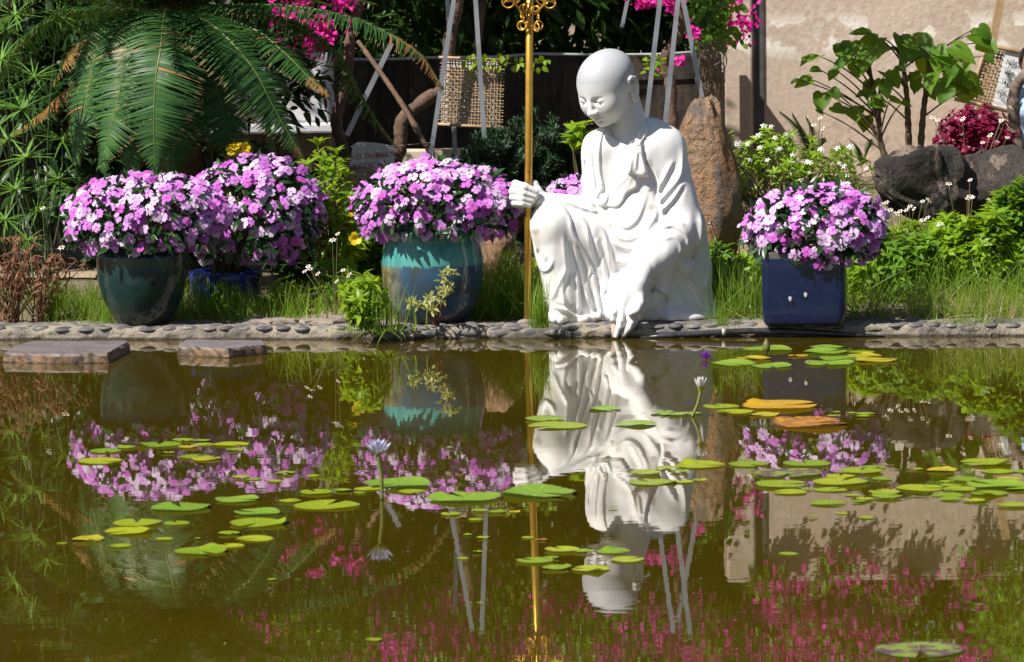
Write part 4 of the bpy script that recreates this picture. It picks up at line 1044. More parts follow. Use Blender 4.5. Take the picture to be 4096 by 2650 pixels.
bp = thing('bamboo_screen', 'woven bamboo lattice panel with white backing hung on steel legs', 'bamboo panel', P(1880, 510, 15.8))
lattice(bp, [(1768, 236), (2012, 246), (1758, 500), (2004, 512)], 20, 21, .0062, .0058, 15.78, .003, .12, 3)
Cb = [P(x, y, 15.805) for x, y in ((1768, 240), (1992, 248), (1994, 505), (1764, 492))]
mb = MB(); mb.add(np.array(Cb + [c + np.array([0, .004, 0]) for c in Cb]), [[0, 3, 2, 1], [4, 5, 6, 7], [0, 1, 5, 4], [1, 2, 6, 5], [2, 3, 7, 6], [3, 0, 4, 7]]); add('backing_sheet', mb.mesh('backing_sheet', m_paper, False), bp)
for a, b in (((1755, 230), (2025, 242)), ((1752, 497), (2012, 514))):
    add('cane', MB().tube([P(*a, 15.765), P(*b, 15.765)], .007, 8).mesh('cane', m_bam2), bp)

def text_mesh(body, size, mat, shear=0.0, extrude=.0006):
    cu = bpy.data.curves.new('lettering', 'FONT'); cu.body = body; cu.size = size; cu.shear = shear; cu.align_x = 'CENTER'; cu.align_y = 'CENTER'; cu.extrude = extrude; cu.resolution_u = 3
    o = bpy.data.objects.new('lettering_source', cu); SC.collection.objects.link(o)
    me = bpy.data.meshes.new_from_object(o.evaluated_get(bpy.context.evaluated_depsgraph_get()))
    bpy.data.objects.remove(o); bpy.data.curves.remove(cu); me.materials.clear(); me.materials.append(mat); return me
# white stone with red lettering
m_redtxt = mat_plain('red_lettering', (.42, .09, .07), (.34, .07, .06), 60, .8)
ts = thing('lettered_stone', 'white stone slab with two lines of faded red lettering behind the jar flowers', 'sign', P(1510, 690, 15.6))
out_px = [(1398, 720), (1404, 620), (1412, 580), (1432, 570), (1500, 574), (1575, 586), (1578, 720)]
A = np.array([P(x, y, 15.6) for x, y in out_px]); B = A + np.array([0, .06, 0]); k = len(A)
mb = MB(); mb.add(np.concatenate([A, B, [A.mean(0)], [B.mean(0)]]), [[i, k + i, k + (i + 1) % k, (i + 1) % k] for i in range(k)], [[2 * k, i, (i + 1) % k] for i in range(k)] + [[2 * k + 1, k + (i + 1) % k, k + i] for i in range(k)])
add('slab', mb.mesh('slab', m_white, False), ts)
for body, px, py, s in (('BÀ LÝ TRƯỜNG TÚ', 1489, 625, .033), ('NGỌC HÀ', 1482, 664, .040)):
    me = text_mesh(body, s, m_redtxt); p = P(px, py, 15.596)
    put('lettering', me, ts, Matrix.Translation(p.tolist()) @ Matrix.Rotation(-.06, 4, 'Y') @ Matrix.Rotation(math.pi / 2, 4, 'X') @ Matrix.Diagonal((.82, 1, 1, 1)))

# bamboo easel with the calligraphy sheet
ED = 17.35
es = thing('bamboo_easel', 'leaning bamboo easel with woven lattice and white calligraphy sheet', 'easel', P(3950, 500, ED))
add('post', MB().beam(P(4028, -140, ED + .05), P(3880, 640, ED + .10), .040, .035).mesh('post', m_bam2, False), es)
add('frame_pole', MB().tube([P(3963, 125, ED - .03), P(3866, 445, ED - .03)], .010, 8).mesh('frame_pole', m_bam2), es)
add('bar', MB().tube([P(3893, 166, ED - .05), P(4150, 226, ED - .05)], .012, 8).mesh('bar', m_bam2), es)
add('bar', MB().tube([P(3818, 396, ED - .05), P(4110, 462, ED - .05)], .011, 8).mesh('bar', m_bam2), es)
lattice(es, [(3952, 188), (4150, 232), (3882, 404), (4085, 448)], 15, 17, .0085, .0080, ED - .02, .004, .06, 8)
Cs = [P(x, y, ED - .045) for x, y in ((4022, 200), (4140, 226), (4092, 452), (3970, 424))]
mb = MB(); gu, gv = 14, 26; V = []
for i in range(gv + 1):
    for j in range(gu + 1):
        u, v = j / gu, i / gv; p = (Cs[0] * (1 - u) + Cs[1] * u) * (1 - v) + (Cs[3] * (1 - u) + Cs[2] * u) * v
        p = p + np.array([(.005 * math.sin(v * 70) if j == 0 else 0), -.004 * math.sin(v * 70), 0]); V.append(p)
mb.add(V, [[i * (gu + 1) + j, (i + 1) * (gu + 1) + j, (i + 1) * (gu + 1) + j + 1, i * (gu + 1) + j + 1] for i in range(gv) for j in range(gu)])
add('calligraphy_sheet', mb.mesh('calligraphy_sheet', m_paper), es)
m_ink = mat_plain('black_ink', (.02, .02, .022), None, 20, .7)
for body, px, py, s in (('Năm', 4049, 252, .038), ('Vốn', 4034, 291, .036), ('lời', 4019, 330, .040), ('Vốc', 4005, 369, .037)):
    me = text_mesh(body, s, m_ink, .25); p = P(px, py, ED - .056)
    put('lettering', me, es, Matrix.Translation(p.tolist()) @ Matrix.Rotation(.12, 4, 'Y') @ Matrix.Rotation(math.pi / 2, 4, 'X') @ Matrix.Diagonal((.85, 1, 1, 1)))
add('strut', MB().beam(P(3972, 432, ED - .02), P(3915, 520, ED - .06), .016).mesh('strut', m_galv, False), es)

# ---------------------------------------------------------------- person squatting at the edge of the frame
def person():
    d = 16.85; t = thing('person', 'person with black hair in pale blue clothes squatting behind the curved trunk', 'person', (float(P(4130, 615, d)[0]), d, float(P(4130, 615, d)[2])))
    Q = lambda px, py, dy=0.0: P(px, py, d + dy)
    skin = mat_plain('skin', (.52, .33, .23), (.46, .28, .20), 20, .5); blue = mat_plain('pale_blue_cloth', (.36, .50, .72), (.28, .42, .66), 8, .8, bump=.3)
    hair = mat_plain('black_hair', (.008, .008, .010), (.016, .014, .014), 40, .45); shoe = mat_plain('white_shoe', (.75, .75, .76), (.6, .6, .62), 20, .6)
    a, b = Q(4030, 150, -.3), Q(4330, 640, .35)
    def F(vs=.007): return Field(np.minimum(a, b) - .06, np.maximum(a, b) + .06, vs)
    def limbs(f, g):
        f.ell(Q(4155, 400, .02), (.115 + g, .10 + g, .16 + g), .04)             # trunk, bent forward
        f.cone(Q(4140, 320, 0), Q(4200, 320, 0), .055 + g, .055 + g, .04)       # shoulders
        f.ell(Q(4150, 510, .03), (.12 + g, .11 + g, .075 + g), .04)             # hips
        for s in (-1, 1):
            k = Q(4115 + 60 * (s > 0), 450, -.16); f.cone(Q(4150 + s * 20, 510, .0), k, .065 + g, .052 + g, .03)
            f.cone(k, Q(4118 + 62 * (s > 0), 578, -.05), .050 + g, .034 + g, .02)
            e = Q(4108 + 90 * (s > 0), 405, -.07); f.cone(Q(4128 + 85 * (s > 0), 325, 0), e, .038 + g, .032 + g, .02)
            f.cone(e, Q(4140 + 35 * (s > 0), 430, -.22), .030 + g, .024 + g, .02)
    f = F(); limbs(f, 0); f.cone(Q(4160, 310, .0), Q(4150, 275, -.03), .038, .036, .02); f.ell(Q(4140, 248, -.04), (.070, .082, .09), .02)
    f.ell(Q(4140, 255, -.125), (.012, .014, .02), .012)
    for s in (-1, 1):
        f.ell(Q(4140 + s * 46, 255, -.03), (.010, .018, .026), .01)
        h = Q(4142 + 35 * (s > 0), 436, -.245); f.ell(h, (.022, .03, .016), .012)
        for i in range(4): f.chain([h + np.array([(i - 1.5) * .011, -.02, 0]), h + np.array([(i - 1.5) * .011, -.045 - .004 * (i in (1, 2)), -.006]), h + np.array([(i - 1.5) * .010, -.06, -.022])], [.0075, .007, .006], .004)
        f.chain([h + np.array([-s * .02, .0, 0]), h + np.array([-s * .034, -.02, -.006]), h + np.array([-s * .03, -.04, -.012])], [.009, .0085, .007], .006)
        f.cone(Q(4118 + 62 * (s > 0), 585, -.05), Q(4110 + 62 * (s > 0), 604, -.17), .036, .026, .02)
    add('body', f.mesh('body', skin), t)
    f = F(); limbs(f, .012); H = f.D; f.cone(Q(4160, 300, .0), Q(4157, 285, -.01), .05, .048, .01, 's')
    XX, ZZ = np.meshgrid(f.ax[0], f.ax[2], indexing='ij'); f.D -= ((vnoise(XX * 26, ZZ * 40, 2) - .5) * .012)[:, None, :].astype(np.float32)
    f.D = np.maximum(f.D, (Q(4130, 572)[2] - f.ax[2])[None, None, :]); add('clothes', f.mesh('clothes', blue), t)
    f = F(.006); f.ell(Q(4142, 240, -.02), (.084, .092, .088), .02); f.ell(Q(4152, 285, .04), (.078, .055, .08), .03); f.ell(Q(4140, 262, -.13), (.058, .06, .07), .02, op='s')
    add('hair', f.mesh('hair', hair), t)
    for s in (-1, 1):
        f = F(.006); p0 = Q(4122 + 62 * (s > 0), 598, -.03); p1 = Q(4108 + 62 * (s > 0), 604, -.19); f.cone(p0, p1, .042, .036, .02); f.ell(p0 + np.array([0, 0, .02]), (.04, .045, .035), .02)
        f.D = np.maximum(f.D, (p0[2] - .028 - f.ax[2])[None, None, :]); add('shoe', f.mesh('shoe', shoe), t)
person()
# ---------------------------------------------------------------- cycad
m_cyc, nt, out = newmat('cycad_leaflet')
c_ = mixc(nt, attr(nt, 'rnd'), (.020, .080, .022), (.06, .155, .028)); c_ = mixc(nt, attr(nt, 'dead'), c_, (.34, .15, .045))
c_ = mixc(nt, mathn(nt, 'MULTIPLY', ramp(nt, attr(nt, 't'), (.86, .93)), ramp(nt, attr(nt, 'rnd'), (.25, .45))), c_, (.55, .38, .17))
c_ = mixc(nt, ramp(nt, noise(nt, 75, 2), (.70, .73)), c_, (.45, .34, .14))
pbsdf(nt, out, c_, .5, spec=.4, transl=(.08, .2, .02), tfac=.14)
m_rach = mat_plain('cycad_rachis', (.16, .19, .045), (.09, .13, .03), 20, .45)
m_ctrunk = mat_plain('cycad_trunk', (.15, .075, .035), (.07, .04, .022), 30, .95, bump=1.2, bscale=40)
BL = blade_t(.055, .38, 4)
HUB = P(690, 70, 14.95)
def frond(parent, pts, ll=.17, n=84, seed=0, dead=0.0, vee=.22, droop=.42, deadtip=.0):
    r = np.random.default_rng(seed); p = spline(pts, 14); seg = np.r_[0, np.cumsum(np.linalg.norm(np.diff(p, axis=0), axis=1))]; L = seg[-1]
    s = np.linspace(.04, 1, n); q = np.stack([np.interp(s * L, seg, p[:, i]) for i in range(3)], -1)
    T = nrm(np.gradient(q, axis=0)); outw = q - np.array(HUB); outw[:, 2] = 0; outw = nrm(outw + 1e-6)
    ref = nrm(outw * .6 + np.array([0, 0, 1.0])); N = nrm(ref - (ref * T).sum(1, keepdims=True) * T)
    B = np.cross(T, N); prof_ = np.clip(.35 + 2.6 * s, 0, 1) * np.clip((1.03 - s) * 3.0, .22, 1)
    dirs, ups, pos, sc, rn, dd = [], [], [], [], [], []
    for sg in (-1, 1):
        f = .06 + .26 * s + .9 * np.clip(s - .85, 0, 1) * 4
        dv = nrm(B * sg + T * f[:, None] + N * vee + r.normal(0, .045, T.shape)); dirs.append(dv); ups.append(N + r.normal(0, .12, N.shape)); pos.append(q)
        sc.append(ll * prof_ * r.uniform(.92, 1.06, n)); rn.append(r.random(n)); dd.append(np.clip(dead + (s > 1 - deadtip) * (r.random(n) < .7) + (r.random(n) < .006), 0, 1))
    dirs, ups, pos, sc, rn, dd = [np.concatenate(x) for x in (dirs, ups, pos, sc, rn, dd)]
    Vt, Ft, tt = BL; w = .0130 / np.maximum(sc, .03) / .055 * .9
    V, F, idx = batch(Vt, Ft, frames(dirs, ups), pos, np.stack([sc * w, sc, sc], 1) * np.array([[1, 1, droop / .38]]))
    me = make_mesh('leaflets', V, F, True, {'rnd': rn[idx], 't': np.tile(tt, len(pos)), 'dead': dd[idx]}, [m_cyc])
    fr = add('frond', MB().tube(p, np.linspace(.0075, .002, len(p)), 6).mesh('frond', m_rach), parent)
    lf = add('leaflets', me, fr); lf['kind'] = 'stuff'
    return fr
cyc = thing('cycad', 'large cycad with arching dark green fronds behind the two lilac mounds', 'cycad', (HUB[0], HUB[1], .06))
tr = []; 
V, Q, T = gnarl([(HUB[0], HUB[1], .04), (HUB[0] + .02, HUB[1], .5), (HUB[0], HUB[1], HUB[2] - .02), (HUB[0], HUB[1], HUB[2] + .08)], .11, .085, 4, 16); add('trunk', MB().add(V, Q, T).mesh('trunk', m_ctrunk), cyc)
FR = [([(600, 60, 14.8), (550, 88, 14.65), (511, 170, 14.5), (492, 292, 14.45), (463, 438, 14.42), (404, 662, 14.4)], .19, 0, 0),
      ([(675, 40, 14.75), (657, 60, 14.6), (643, 195, 14.42), (623, 316, 14.36), (616, 487, 14.34), (621, 690, 14.36)], .19, 0, 0),
      ([(721, 49, 14.75), (828, 88, 14.55), (925, 170, 14.45), (1023, 292, 14.4), (1101, 443, 14.38), (1212, 635, 14.36)], .185, 0, .06),
      ([(740, 80, 14.9), (780, 130, 14.8), (848, 292, 14.7), (901, 487, 14.65), (960, 650, 14.6)], .18, 0, 0),
      ([(760, 40, 14.85), (1000, 111, 14.7), (1126, 202, 14.6), (1227, 302, 14.55), (1310, 376, 14.5)], .15, 0, .12),
      ([(760, 30, 14.9), (1000, 20, 14.8), (1200, 30, 14.75), (1403, 71, 14.7), (1554, 136, 14.68), (1680, 222, 14.65), (1768, 350, 14.6)], .17, 0, .25),
      ([(770, 60, 15.1), (1000, 60, 15.3), (1200, 110, 15.35), (1353, 227, 15.35), (1428, 363, 15.35), (1504, 479, 15.35), (1610, 620, 15.3)], .15, 0, .12),
      ([(610, 60, 15.0), (424, 112, 14.9), (341, 161, 14.85), (273, 234, 14.8), (215, 330, 14.8)], .15, 0, .4),
      ([(610, 80, 15.05), (470, 180, 14.95), (300, 330, 14.9), (160, 460, 14.9), (20, 560, 14.9)], .16, .9, .3),
      ([(640, 90, 14.95), (560, 300, 14.75), (540, 480, 14.7), (520, 700, 14.65)], .17, 0, 0),
      ([(700, 90, 14.9), (720, 300, 14.7), (700, 480, 14.62), (690, 700, 14.6)], .17, 0, 0),
      ([(600, 50, 14.9), (430, 90, 14.7), (380, 230, 14.6), (340, 420, 14.55), (300, 640, 14.5)], .17, 0, 0),
      ([(760, 70, 15.05), (900, 140, 15.1), (1010, 330, 15.1), (1080, 520, 15.1), (1120, 700, 15.05)], .17, 0, 0),
      ([(620, 40, 15.1), (400, 40, 15.2), (200, 90, 15.2), (50, 220, 15.2), (-40, 400, 15.2)], .17, 0, .1)]
for i, (pts, ll, dead, dt) in enumerate(FR):
    w = np.array([P(*p) for p in pts]); frond(cyc, np.concatenate([[HUB + (w[0] - HUB) * .15], w]), ll * .98, 140, i, dead, deadtip=dt, droop=.5)
r_ = np.random.default_rng(5)
for i in range(18):
    a = i * 2 * np.pi / 18 + r_.normal(0, .1); el = r_.uniform(.5, 1.2); L = r_.uniform(.75, 1.0); o2 = np.array([math.cos(a), math.sin(a), 0]); pts = [HUB]
    for k in range(1, 6):
        f = k / 5; pts.append(HUB + o2 * L * (math.cos(el) * f + .25 * f * f) + np.array([0, 0, L * (math.sin(el) * f - .45 * f * f)]))
    frond(cyc, pts, .17, 70, 40 + i, 0, deadtip=.15 if i % 3 else .5)

# ---------------------------------------------------------------- generic leafy shrub
def stems_to(base, tips, r0, r1, bulge=.12, seed=0):
    r = np.random.default_rng(seed); paths = []
    for t in tips:
        b = base + r.normal(0, .012, 3) * np.array([1, 1, 0]); mid = (b + t) / 2 + np.array([*(r.normal(0, .02, 2)), np.linalg.norm(t - b) * bulge]); paths.append(spline([b, mid, t], 6))
    return paths
def leafy(paths, per, l0, l1, f0=.35, seed=0, whorl=6, spread=1.0, updr=.5, jitter=.25, sun=.3):
    r = np.random.default_rng(seed); Ps, Ds, Us, Ss = [], [], [], []
    for p in paths:
        m = len(p); T = nrm(np.gradient(p, axis=0)); fs = np.linspace(f0, .97, per); ang = r.uniform(0, 6.28) + np.arange(per) * 2.4
        idx = fs * (m - 1); i0 = np.clip(idx.astype(int), 0, m - 2); w = (idx - i0)[:, None]; q = p[i0] * (1 - w) + p[i0 + 1] * w; t = nrm(T[i0])
        fs2 = fs
        if whorl:
            q = np.concatenate([q, np.repeat(p[-1:], whorl, 0)]); t = np.concatenate([t, np.repeat(T[-1:], whorl, 0)]); ang = np.concatenate([ang, r.uniform(0, 6.28) + np.arange(whorl) * 2 * np.pi / whorl]); fs2 = np.r_[fs, np.ones(whorl) * .9]
        ref = np.array([1.0, .3, .1]); a = nrm(np.cross(t, ref)); b = np.cross(t, a)
        rad = np.cos(ang)[:, None] * a + np.sin(ang)[:, None] * b
        d = nrm(rad * spread + t * updr + r.normal(0, jitter, rad.shape)); Ps.append(q); Ds.append(d); Us.append(nrm(t + SUN * sun + r.normal(0, .2, t.shape))); Ss.append(r.uniform(l0, l1, len(q)) * (1.1 - .35 * fs2))
    return np.concatenate(Ps), np.concatenate(Ds), np.concatenate(Us), np.concatenate(Ss)
def shrub(name, label, cat, base, tips, per, l0, l1, mat, smat=None, r0=.006, r1=.002, tmpl=None, group=None, seed=0, stemtop=True, **k):
    base = np.asarray(base, float); t = thing(name, label, cat, base, group); bulge = k.pop('bulge', .12)
    paths = stems_to(base, tips, r0, r1, bulge, seed); mb = MB()
    for p in paths: mb.tube(p, np.linspace(r0, r1, len(p)), 5)
    add('stems', mb.mesh('stems', smat or m_stem), t)
    q, d, u, s = leafy(paths, per, l0, l1, seed=seed, **k)
    leaves('foliage', tmpl or LEAF2, d, u, q, s, mat, t); return t, paths
LEAF2 = leaf_t(.34, .15, .25)
def tips_in(n, c, rad, seed, zmin=-.3, shell=.55):
    r = np.random.default_rng(seed); u = nrm(r.normal(size=(n * 3, 3))); u = u[u[:, 2] > zmin][:n]; k = r.uniform(shell, 1, (len(u), 1)); return np.asarray(c) + u * np.asarray(rad) * k
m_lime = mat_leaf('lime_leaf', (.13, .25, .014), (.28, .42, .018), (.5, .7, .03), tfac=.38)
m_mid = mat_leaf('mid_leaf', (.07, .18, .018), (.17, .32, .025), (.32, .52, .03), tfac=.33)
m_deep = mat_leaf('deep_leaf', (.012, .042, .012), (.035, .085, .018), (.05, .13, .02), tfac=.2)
m_jun = mat_leaf('juniper_needle', (.012, .045, .020), (.035, .090, .035), tfac=.15, rough=.6)
m_red = mat_leaf('coleus_leaf', (.13, .006, .055), (.34, .02, .075), (.5, .03, .10), tfac=.35)
# allamanda with yellow trumpets
m_yel, nt, out = newmat('yellow_petal'); c_ = mixc(nt, ramp(nt, attr(nt, 't'), (.30, .05)), (.80, .56, .008), (.45, .20, .01)); pbsdf(nt, out, c_, .5, transl=(.8, .6, .02), tfac=.25)
def fivepetal(name, mat, w=.62, cup=-.25):
    mb = MB()
    for k in range(5):
        a = k * 2 * np.pi / 5; pts = np.array([(0, .03), (w * .35, .3), (w * .55, .65), (w * .38, .95), (0, 1.0), (-w * .42, .92), (-w * .5, .6), (-w * .3, .28), (0, .55)])
        z = cup * (1 - pts[:, 1]) ** 2 * 1.5 - .12 * pts[:, 1] ** 3 + pts[:, 0] * .12; n = 8
        mb.add(np.stack([pts[:, 0] * math.cos(a) - pts[:, 1] * math.sin(a), pts[:, 0] * math.sin(a) + pts[:, 1] * math.cos(a), z], -1), None, [[8, i, (i + 1) % n][::-1] for i in range(n)], t=pts[:, 1])
    return mb.mesh(name, mat)
YEL = fivepetal('trumpet_blossom', m_yel, .85, -.5)
def face_to(p, n_, s, roll=0.0):
    return Matrix.Translation(np.asarray(p).tolist()) @ Vector(np.asarray(n_).tolist()).to_track_quat('Z', 'Y').to_matrix().to_4x4() @ Matrix.Rotation(roll, 4, 'Z') @ Matrix.Diagonal((s, s, s, 1))
al, _ = shrub('allamanda_shrub', 'bright green allamanda shrub between the two big flower pots', 'shrub', P(1330, 1130, 14.35), np.array([P(x, y, 14.35 + .12 * math.sin(x)) for x, y in ((1270, 575), (1300, 640), (1230, 660), (1345, 610), (1385, 700), (1200, 700), (1160, 690), (1340, 720), (1280, 740), (1400, 780), (1310, 800), (1240, 780), (1380, 860), (1300, 880), (1430, 850), (1350, 930), (1260, 930), (1400, 980), (1450, 960), (1320, 1010), (1230, 1010), (1380, 1050), (1290, 640), (1330, 680), (1365, 650), (1420, 900), (1440, 1010))]), 16, .055, .085, m_lime, seed=3, f0=.45, whorl=6, updr=.7, r0=.007)
put('trumpet_blossom', YEL, al, face_to(P(1421, 955, 14.02), (-.1, -1, .15), .029, .3))
put('trumpet_blossom', YEL, al, face_to(P(1404, 858, 14.2), (.3, -.6, .6), .012, .3))
a2, _ = shrub('allamanda_shrub', 'allamanda sprig with yellow trumpet flowers above the lilac mound', 'shrub', P(960, 1000, 14.65), np.array([P(x, y, 14.6) for x, y in ((945, 570), (920, 590), (975, 575), (990, 600), (900, 620))]), 10, .035, .055, m_lime, seed=5, f0=.7, whorl=6, r0=.005)
for x, y, s, nn in ((960, 597, .030, (.2, -1, .2)), (925, 603, .028, (-.4, -1, 0)), (985, 590, .025, (.6, -.8, .3)), (938, 585, .024, (-.1, -.7, .7))): put('trumpet_blossom', YEL, a2, face_to(P(x, y, 14.5), nn, s, x))
# dark shrub between the fronds and the pots
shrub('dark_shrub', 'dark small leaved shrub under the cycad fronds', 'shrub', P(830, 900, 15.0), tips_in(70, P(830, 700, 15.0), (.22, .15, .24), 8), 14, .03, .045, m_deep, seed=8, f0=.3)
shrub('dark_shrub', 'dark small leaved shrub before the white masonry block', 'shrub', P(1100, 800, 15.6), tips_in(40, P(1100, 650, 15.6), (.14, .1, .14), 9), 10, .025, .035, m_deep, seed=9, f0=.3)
# juniper
NEED = leaf_t(.24, .1, .1)
for i, (c, rad, n) in enumerate((((1960, 640), (.20, .16, .17), 110), ((2130, 600), (.17, .15, .19), 110), ((2250, 660), (.16, .14, .19), 90), ((2040, 740), (.26, .14, .16), 90))):
    shrub('juniper', ['spreading dark juniper bush beside the steel leg', 'tallest dark juniper bush behind the golden staff', 'dark juniper bush right behind the statue chest', 'lowest dark juniper bush behind the jar flowers'][i], 'juniper', P(c[0], 960, 15.1 + .1 * i), tips_in(n, P(c[0], c[1], 15.1 + .1 * i), rad, 20 + i, -.5, .4), 44, .032, .052, m_jun, m_bark, .006, .0015, NEED, 'juniper bushes behind the statue', 20 + i, f0=.35, whorl=8, updr=1.1, jitter=.35)
shrub('seedling', 'broad leaved pale green seedling behind the statue collar', 'seedling', P(2330, 760, 14.9), np.array([P(x, y, 14.85) for x, y in ((2305, 525), (2330, 500), (2350, 560), (2290, 560))]), 5, .07, .10, m_lime, tmpl=leaf_t(.5, .1, .4), seed=31, f0=.75, whorl=4)
# jasmine with white stars
m_wp, nt, out = newmat('white_petal'); c_ = mixc(nt, ramp(nt, attr(nt, 't'), (.2, .05)), (.82, .82, .80), (.6, .62, .3)); pbsdf(nt, out, c_, .5, transl=(.8, .8, .78), tfac=.25)
STAR = fivepetal('star_blossom', m_wp, .42, .1)
m_twig = mat_plain('dry_twig', (.28, .20, .12), (.17, .12, .075), 20, .9)
jas_t = [P(x, y, 14.7 + .18 * math.sin(x * 1.7)) for x, y in [(2830, 650), (2870, 610), (2905, 640), (2950, 600), (2990, 590), (3030, 560), (3060, 520), (3090, 540), (3130, 560), (3170, 590), (3210, 610), (3250, 640), (3290, 660), (3330, 620), (3370, 600), (3400, 620), (3430, 640), (3350, 680), (3300, 700), (3240, 700), (3180, 660), (3120, 620), (3060, 600), (3000, 640), (2940, 680), (2880, 700), (2840, 730), (2850, 790), (2900, 760), (2960, 730), (3040, 680), (3100, 690), (3160, 720), (3230, 760), (3400, 690), (3460, 640), (3480, 680), (3420, 720), (3360, 740), (3300, 770), (2830, 620), (2860, 680), (2920, 610), (3080, 570), (3150, 630), (3200, 680), (3270, 610), (3380, 650)]]
jr = np.random.default_rng(77); jas_t = np.array(jas_t + [p + jr.normal(0, .04, 3) for p in jas_t] )
jas, _ = shrub('jasmine_bush', 'open twiggy jasmine bush with small white star flowers behind the square pot', 'bush', P(3130, 1000, 14.75), jas_t, 10, .038, .056, m_lime, m_twig, .005, .0015, seed=41, f0=.70, whorl=9, updr=.5)
for i, (x, y) in enumerate(((3055, 503), (3085, 505), (3100, 550), (2960, 570), (2990, 575), (3040, 590), (2940, 575), (2830, 600), (2870, 640), (2885, 595), (2955, 585), (3110, 600), (3120, 595), (3150, 540), (3165, 545), (3280, 595), (3290, 600), (3350, 592), (3405, 585), (3400, 590), (3220, 650), (3230, 645), (3240, 650), (3360, 655), (3375, 665), (3170, 620), (3300, 720), (3235, 690), (3205, 720), (3390, 700), (3070, 640), (3000, 640), (3165, 690), (3465, 675), (2950, 590), (3033, 540))):
    put('star_blossom', STAR, jas, face_to(P(x, y, 14.45 + .1 * math.sin(i)), nrm(np.array([jr.normal(0, .4), -.6, .7])), jr.uniform(.012, .017), i))
mb = MB()
for i in range(150):
    a = P(jr.uniform(2880, 3480), jr.uniform(880, 1000), 14.75 + jr.normal(0, .1)); b = P(jr.uniform(2880, 3500), jr.uniform(690, 860), 14.65 + jr.normal(0, .12)); mb.tube(spline([a, (a + b) / 2 + jr.normal(0, .03, 3), b], 4), [.0025] * 8 + [.001], 4)
o = add('twigs', mb.mesh('twigs', m_twig), jas); o['kind'] = 'stuff'
# crimson coleus
shrub('coleus', 'crimson and purple coleus clump below the calligraphy easel', 'coleus', P(3900, 700, 16.3), tips_in(330, P(3905, 555, 16.3), (.20, .15, .165), 51, -.6, .6), 10, .026, .044, m_red, m_red, .004, .002, leaf_t(.7, .1, .2), seed=51, f0=.5, whorl=6)
# fern
m_fern = mat_leaf('fern_leaf', (.12, .20, .05), (.20, .28, .08), tfac=.3); FN = blade_t(.22, .15, 3)
fe = thing('fern', 'pale feathery fern against the tan plaster wall', 'fern', P(3200, 640, 17.3))
for i, (a, b, c) in enumerate((((3240, 640), (3190, 520), (3120, 450)), ((3245, 640), (3210, 540), (3170, 460)), ((3245, 640), (3250, 540), (3225, 470)), ((3250, 640), (3280, 590), (3290, 555)), ((3440, 640), (3430, 590), (3400, 560)), ((3450, 650), (3470, 600), (3480, 560)))):
    p = spline([P(*a, 17.3), P(*b, 17.25), P(*c, 17.2)], 16); T = nrm(np.gradient(p, axis=0)); N = np.array([0, -.5, .8]); B_ = nrm(np.cross(T, N)); m = len(p)
    s = np.linspace(0, 1, m); d = np.concatenate([B_ + T * .5, -B_ + T * .5]); fr = add('frond', MB().tube(p, .002, 4).mesh('frond', m_fern), fe)
    o = leaves('leaflets', FN, d, np.repeat(N[None], 2 * m, 0), np.concatenate([p, p]), np.tile(.07 * (1 - s * .75), 2), m_fern, fr); o['kind'] = 'stuff'
# ---------------------------------------------------------------- saplings with big hanging leaves
m_big, nt, out = newmat('sapling_leaf'); c_ = mixc(nt, _n(nt, 'ShaderNodeObjectInfo').outputs['Random'], (.045, .16, .012), (.15, .30, .018)); pbsdf(nt, out, c_, .5, transl=(.36, .5, .02), tfac=.45)
m_ys = mat_plain('sapling_bark', (.13, .095, .05), (.075, .06, .035), 20, .85, bump=.5)
def heart(seed):
    r = np.random.default_rng(seed); o_ = [(0, .04), (.16, -.07), (.34, -.02), (.46, .16), (.47, .38), (.38, .62), (.20, .84), (0, 1.02), (-.20, .84), (-.38, .62), (-.47, .38), (-.46, .16), (-.34, -.02), (-.16, -.07)]
    V = [(0, .4, 0)] + [(x * .5, y * .5 + .2, 0) for x, y in o_] + [(x * (1 + r.normal(0, .05)), y * (1 + r.normal(0, .03)), 0) for x, y in o_]; V = np.array(V, float)
    V[:, 2] = -.22 * (V[:, 1]) ** 2 + .35 * np.abs(V[:, 0]) * .6 + r.normal(0, .02, len(V)); n = len(o_)
    return MB().add(V, [[1 + i, 1 + n + i, 1 + n + (i + 1) % n, 1 + (i + 1) % n][::-1] for i in range(n)], [[0, 1 + i, 1 + (i + 1) % n][::-1] for i in range(n)]).mesh('leaf', m_big)
HEARTS = [heart(i) for i in range(5)]
SD_ = 16.6
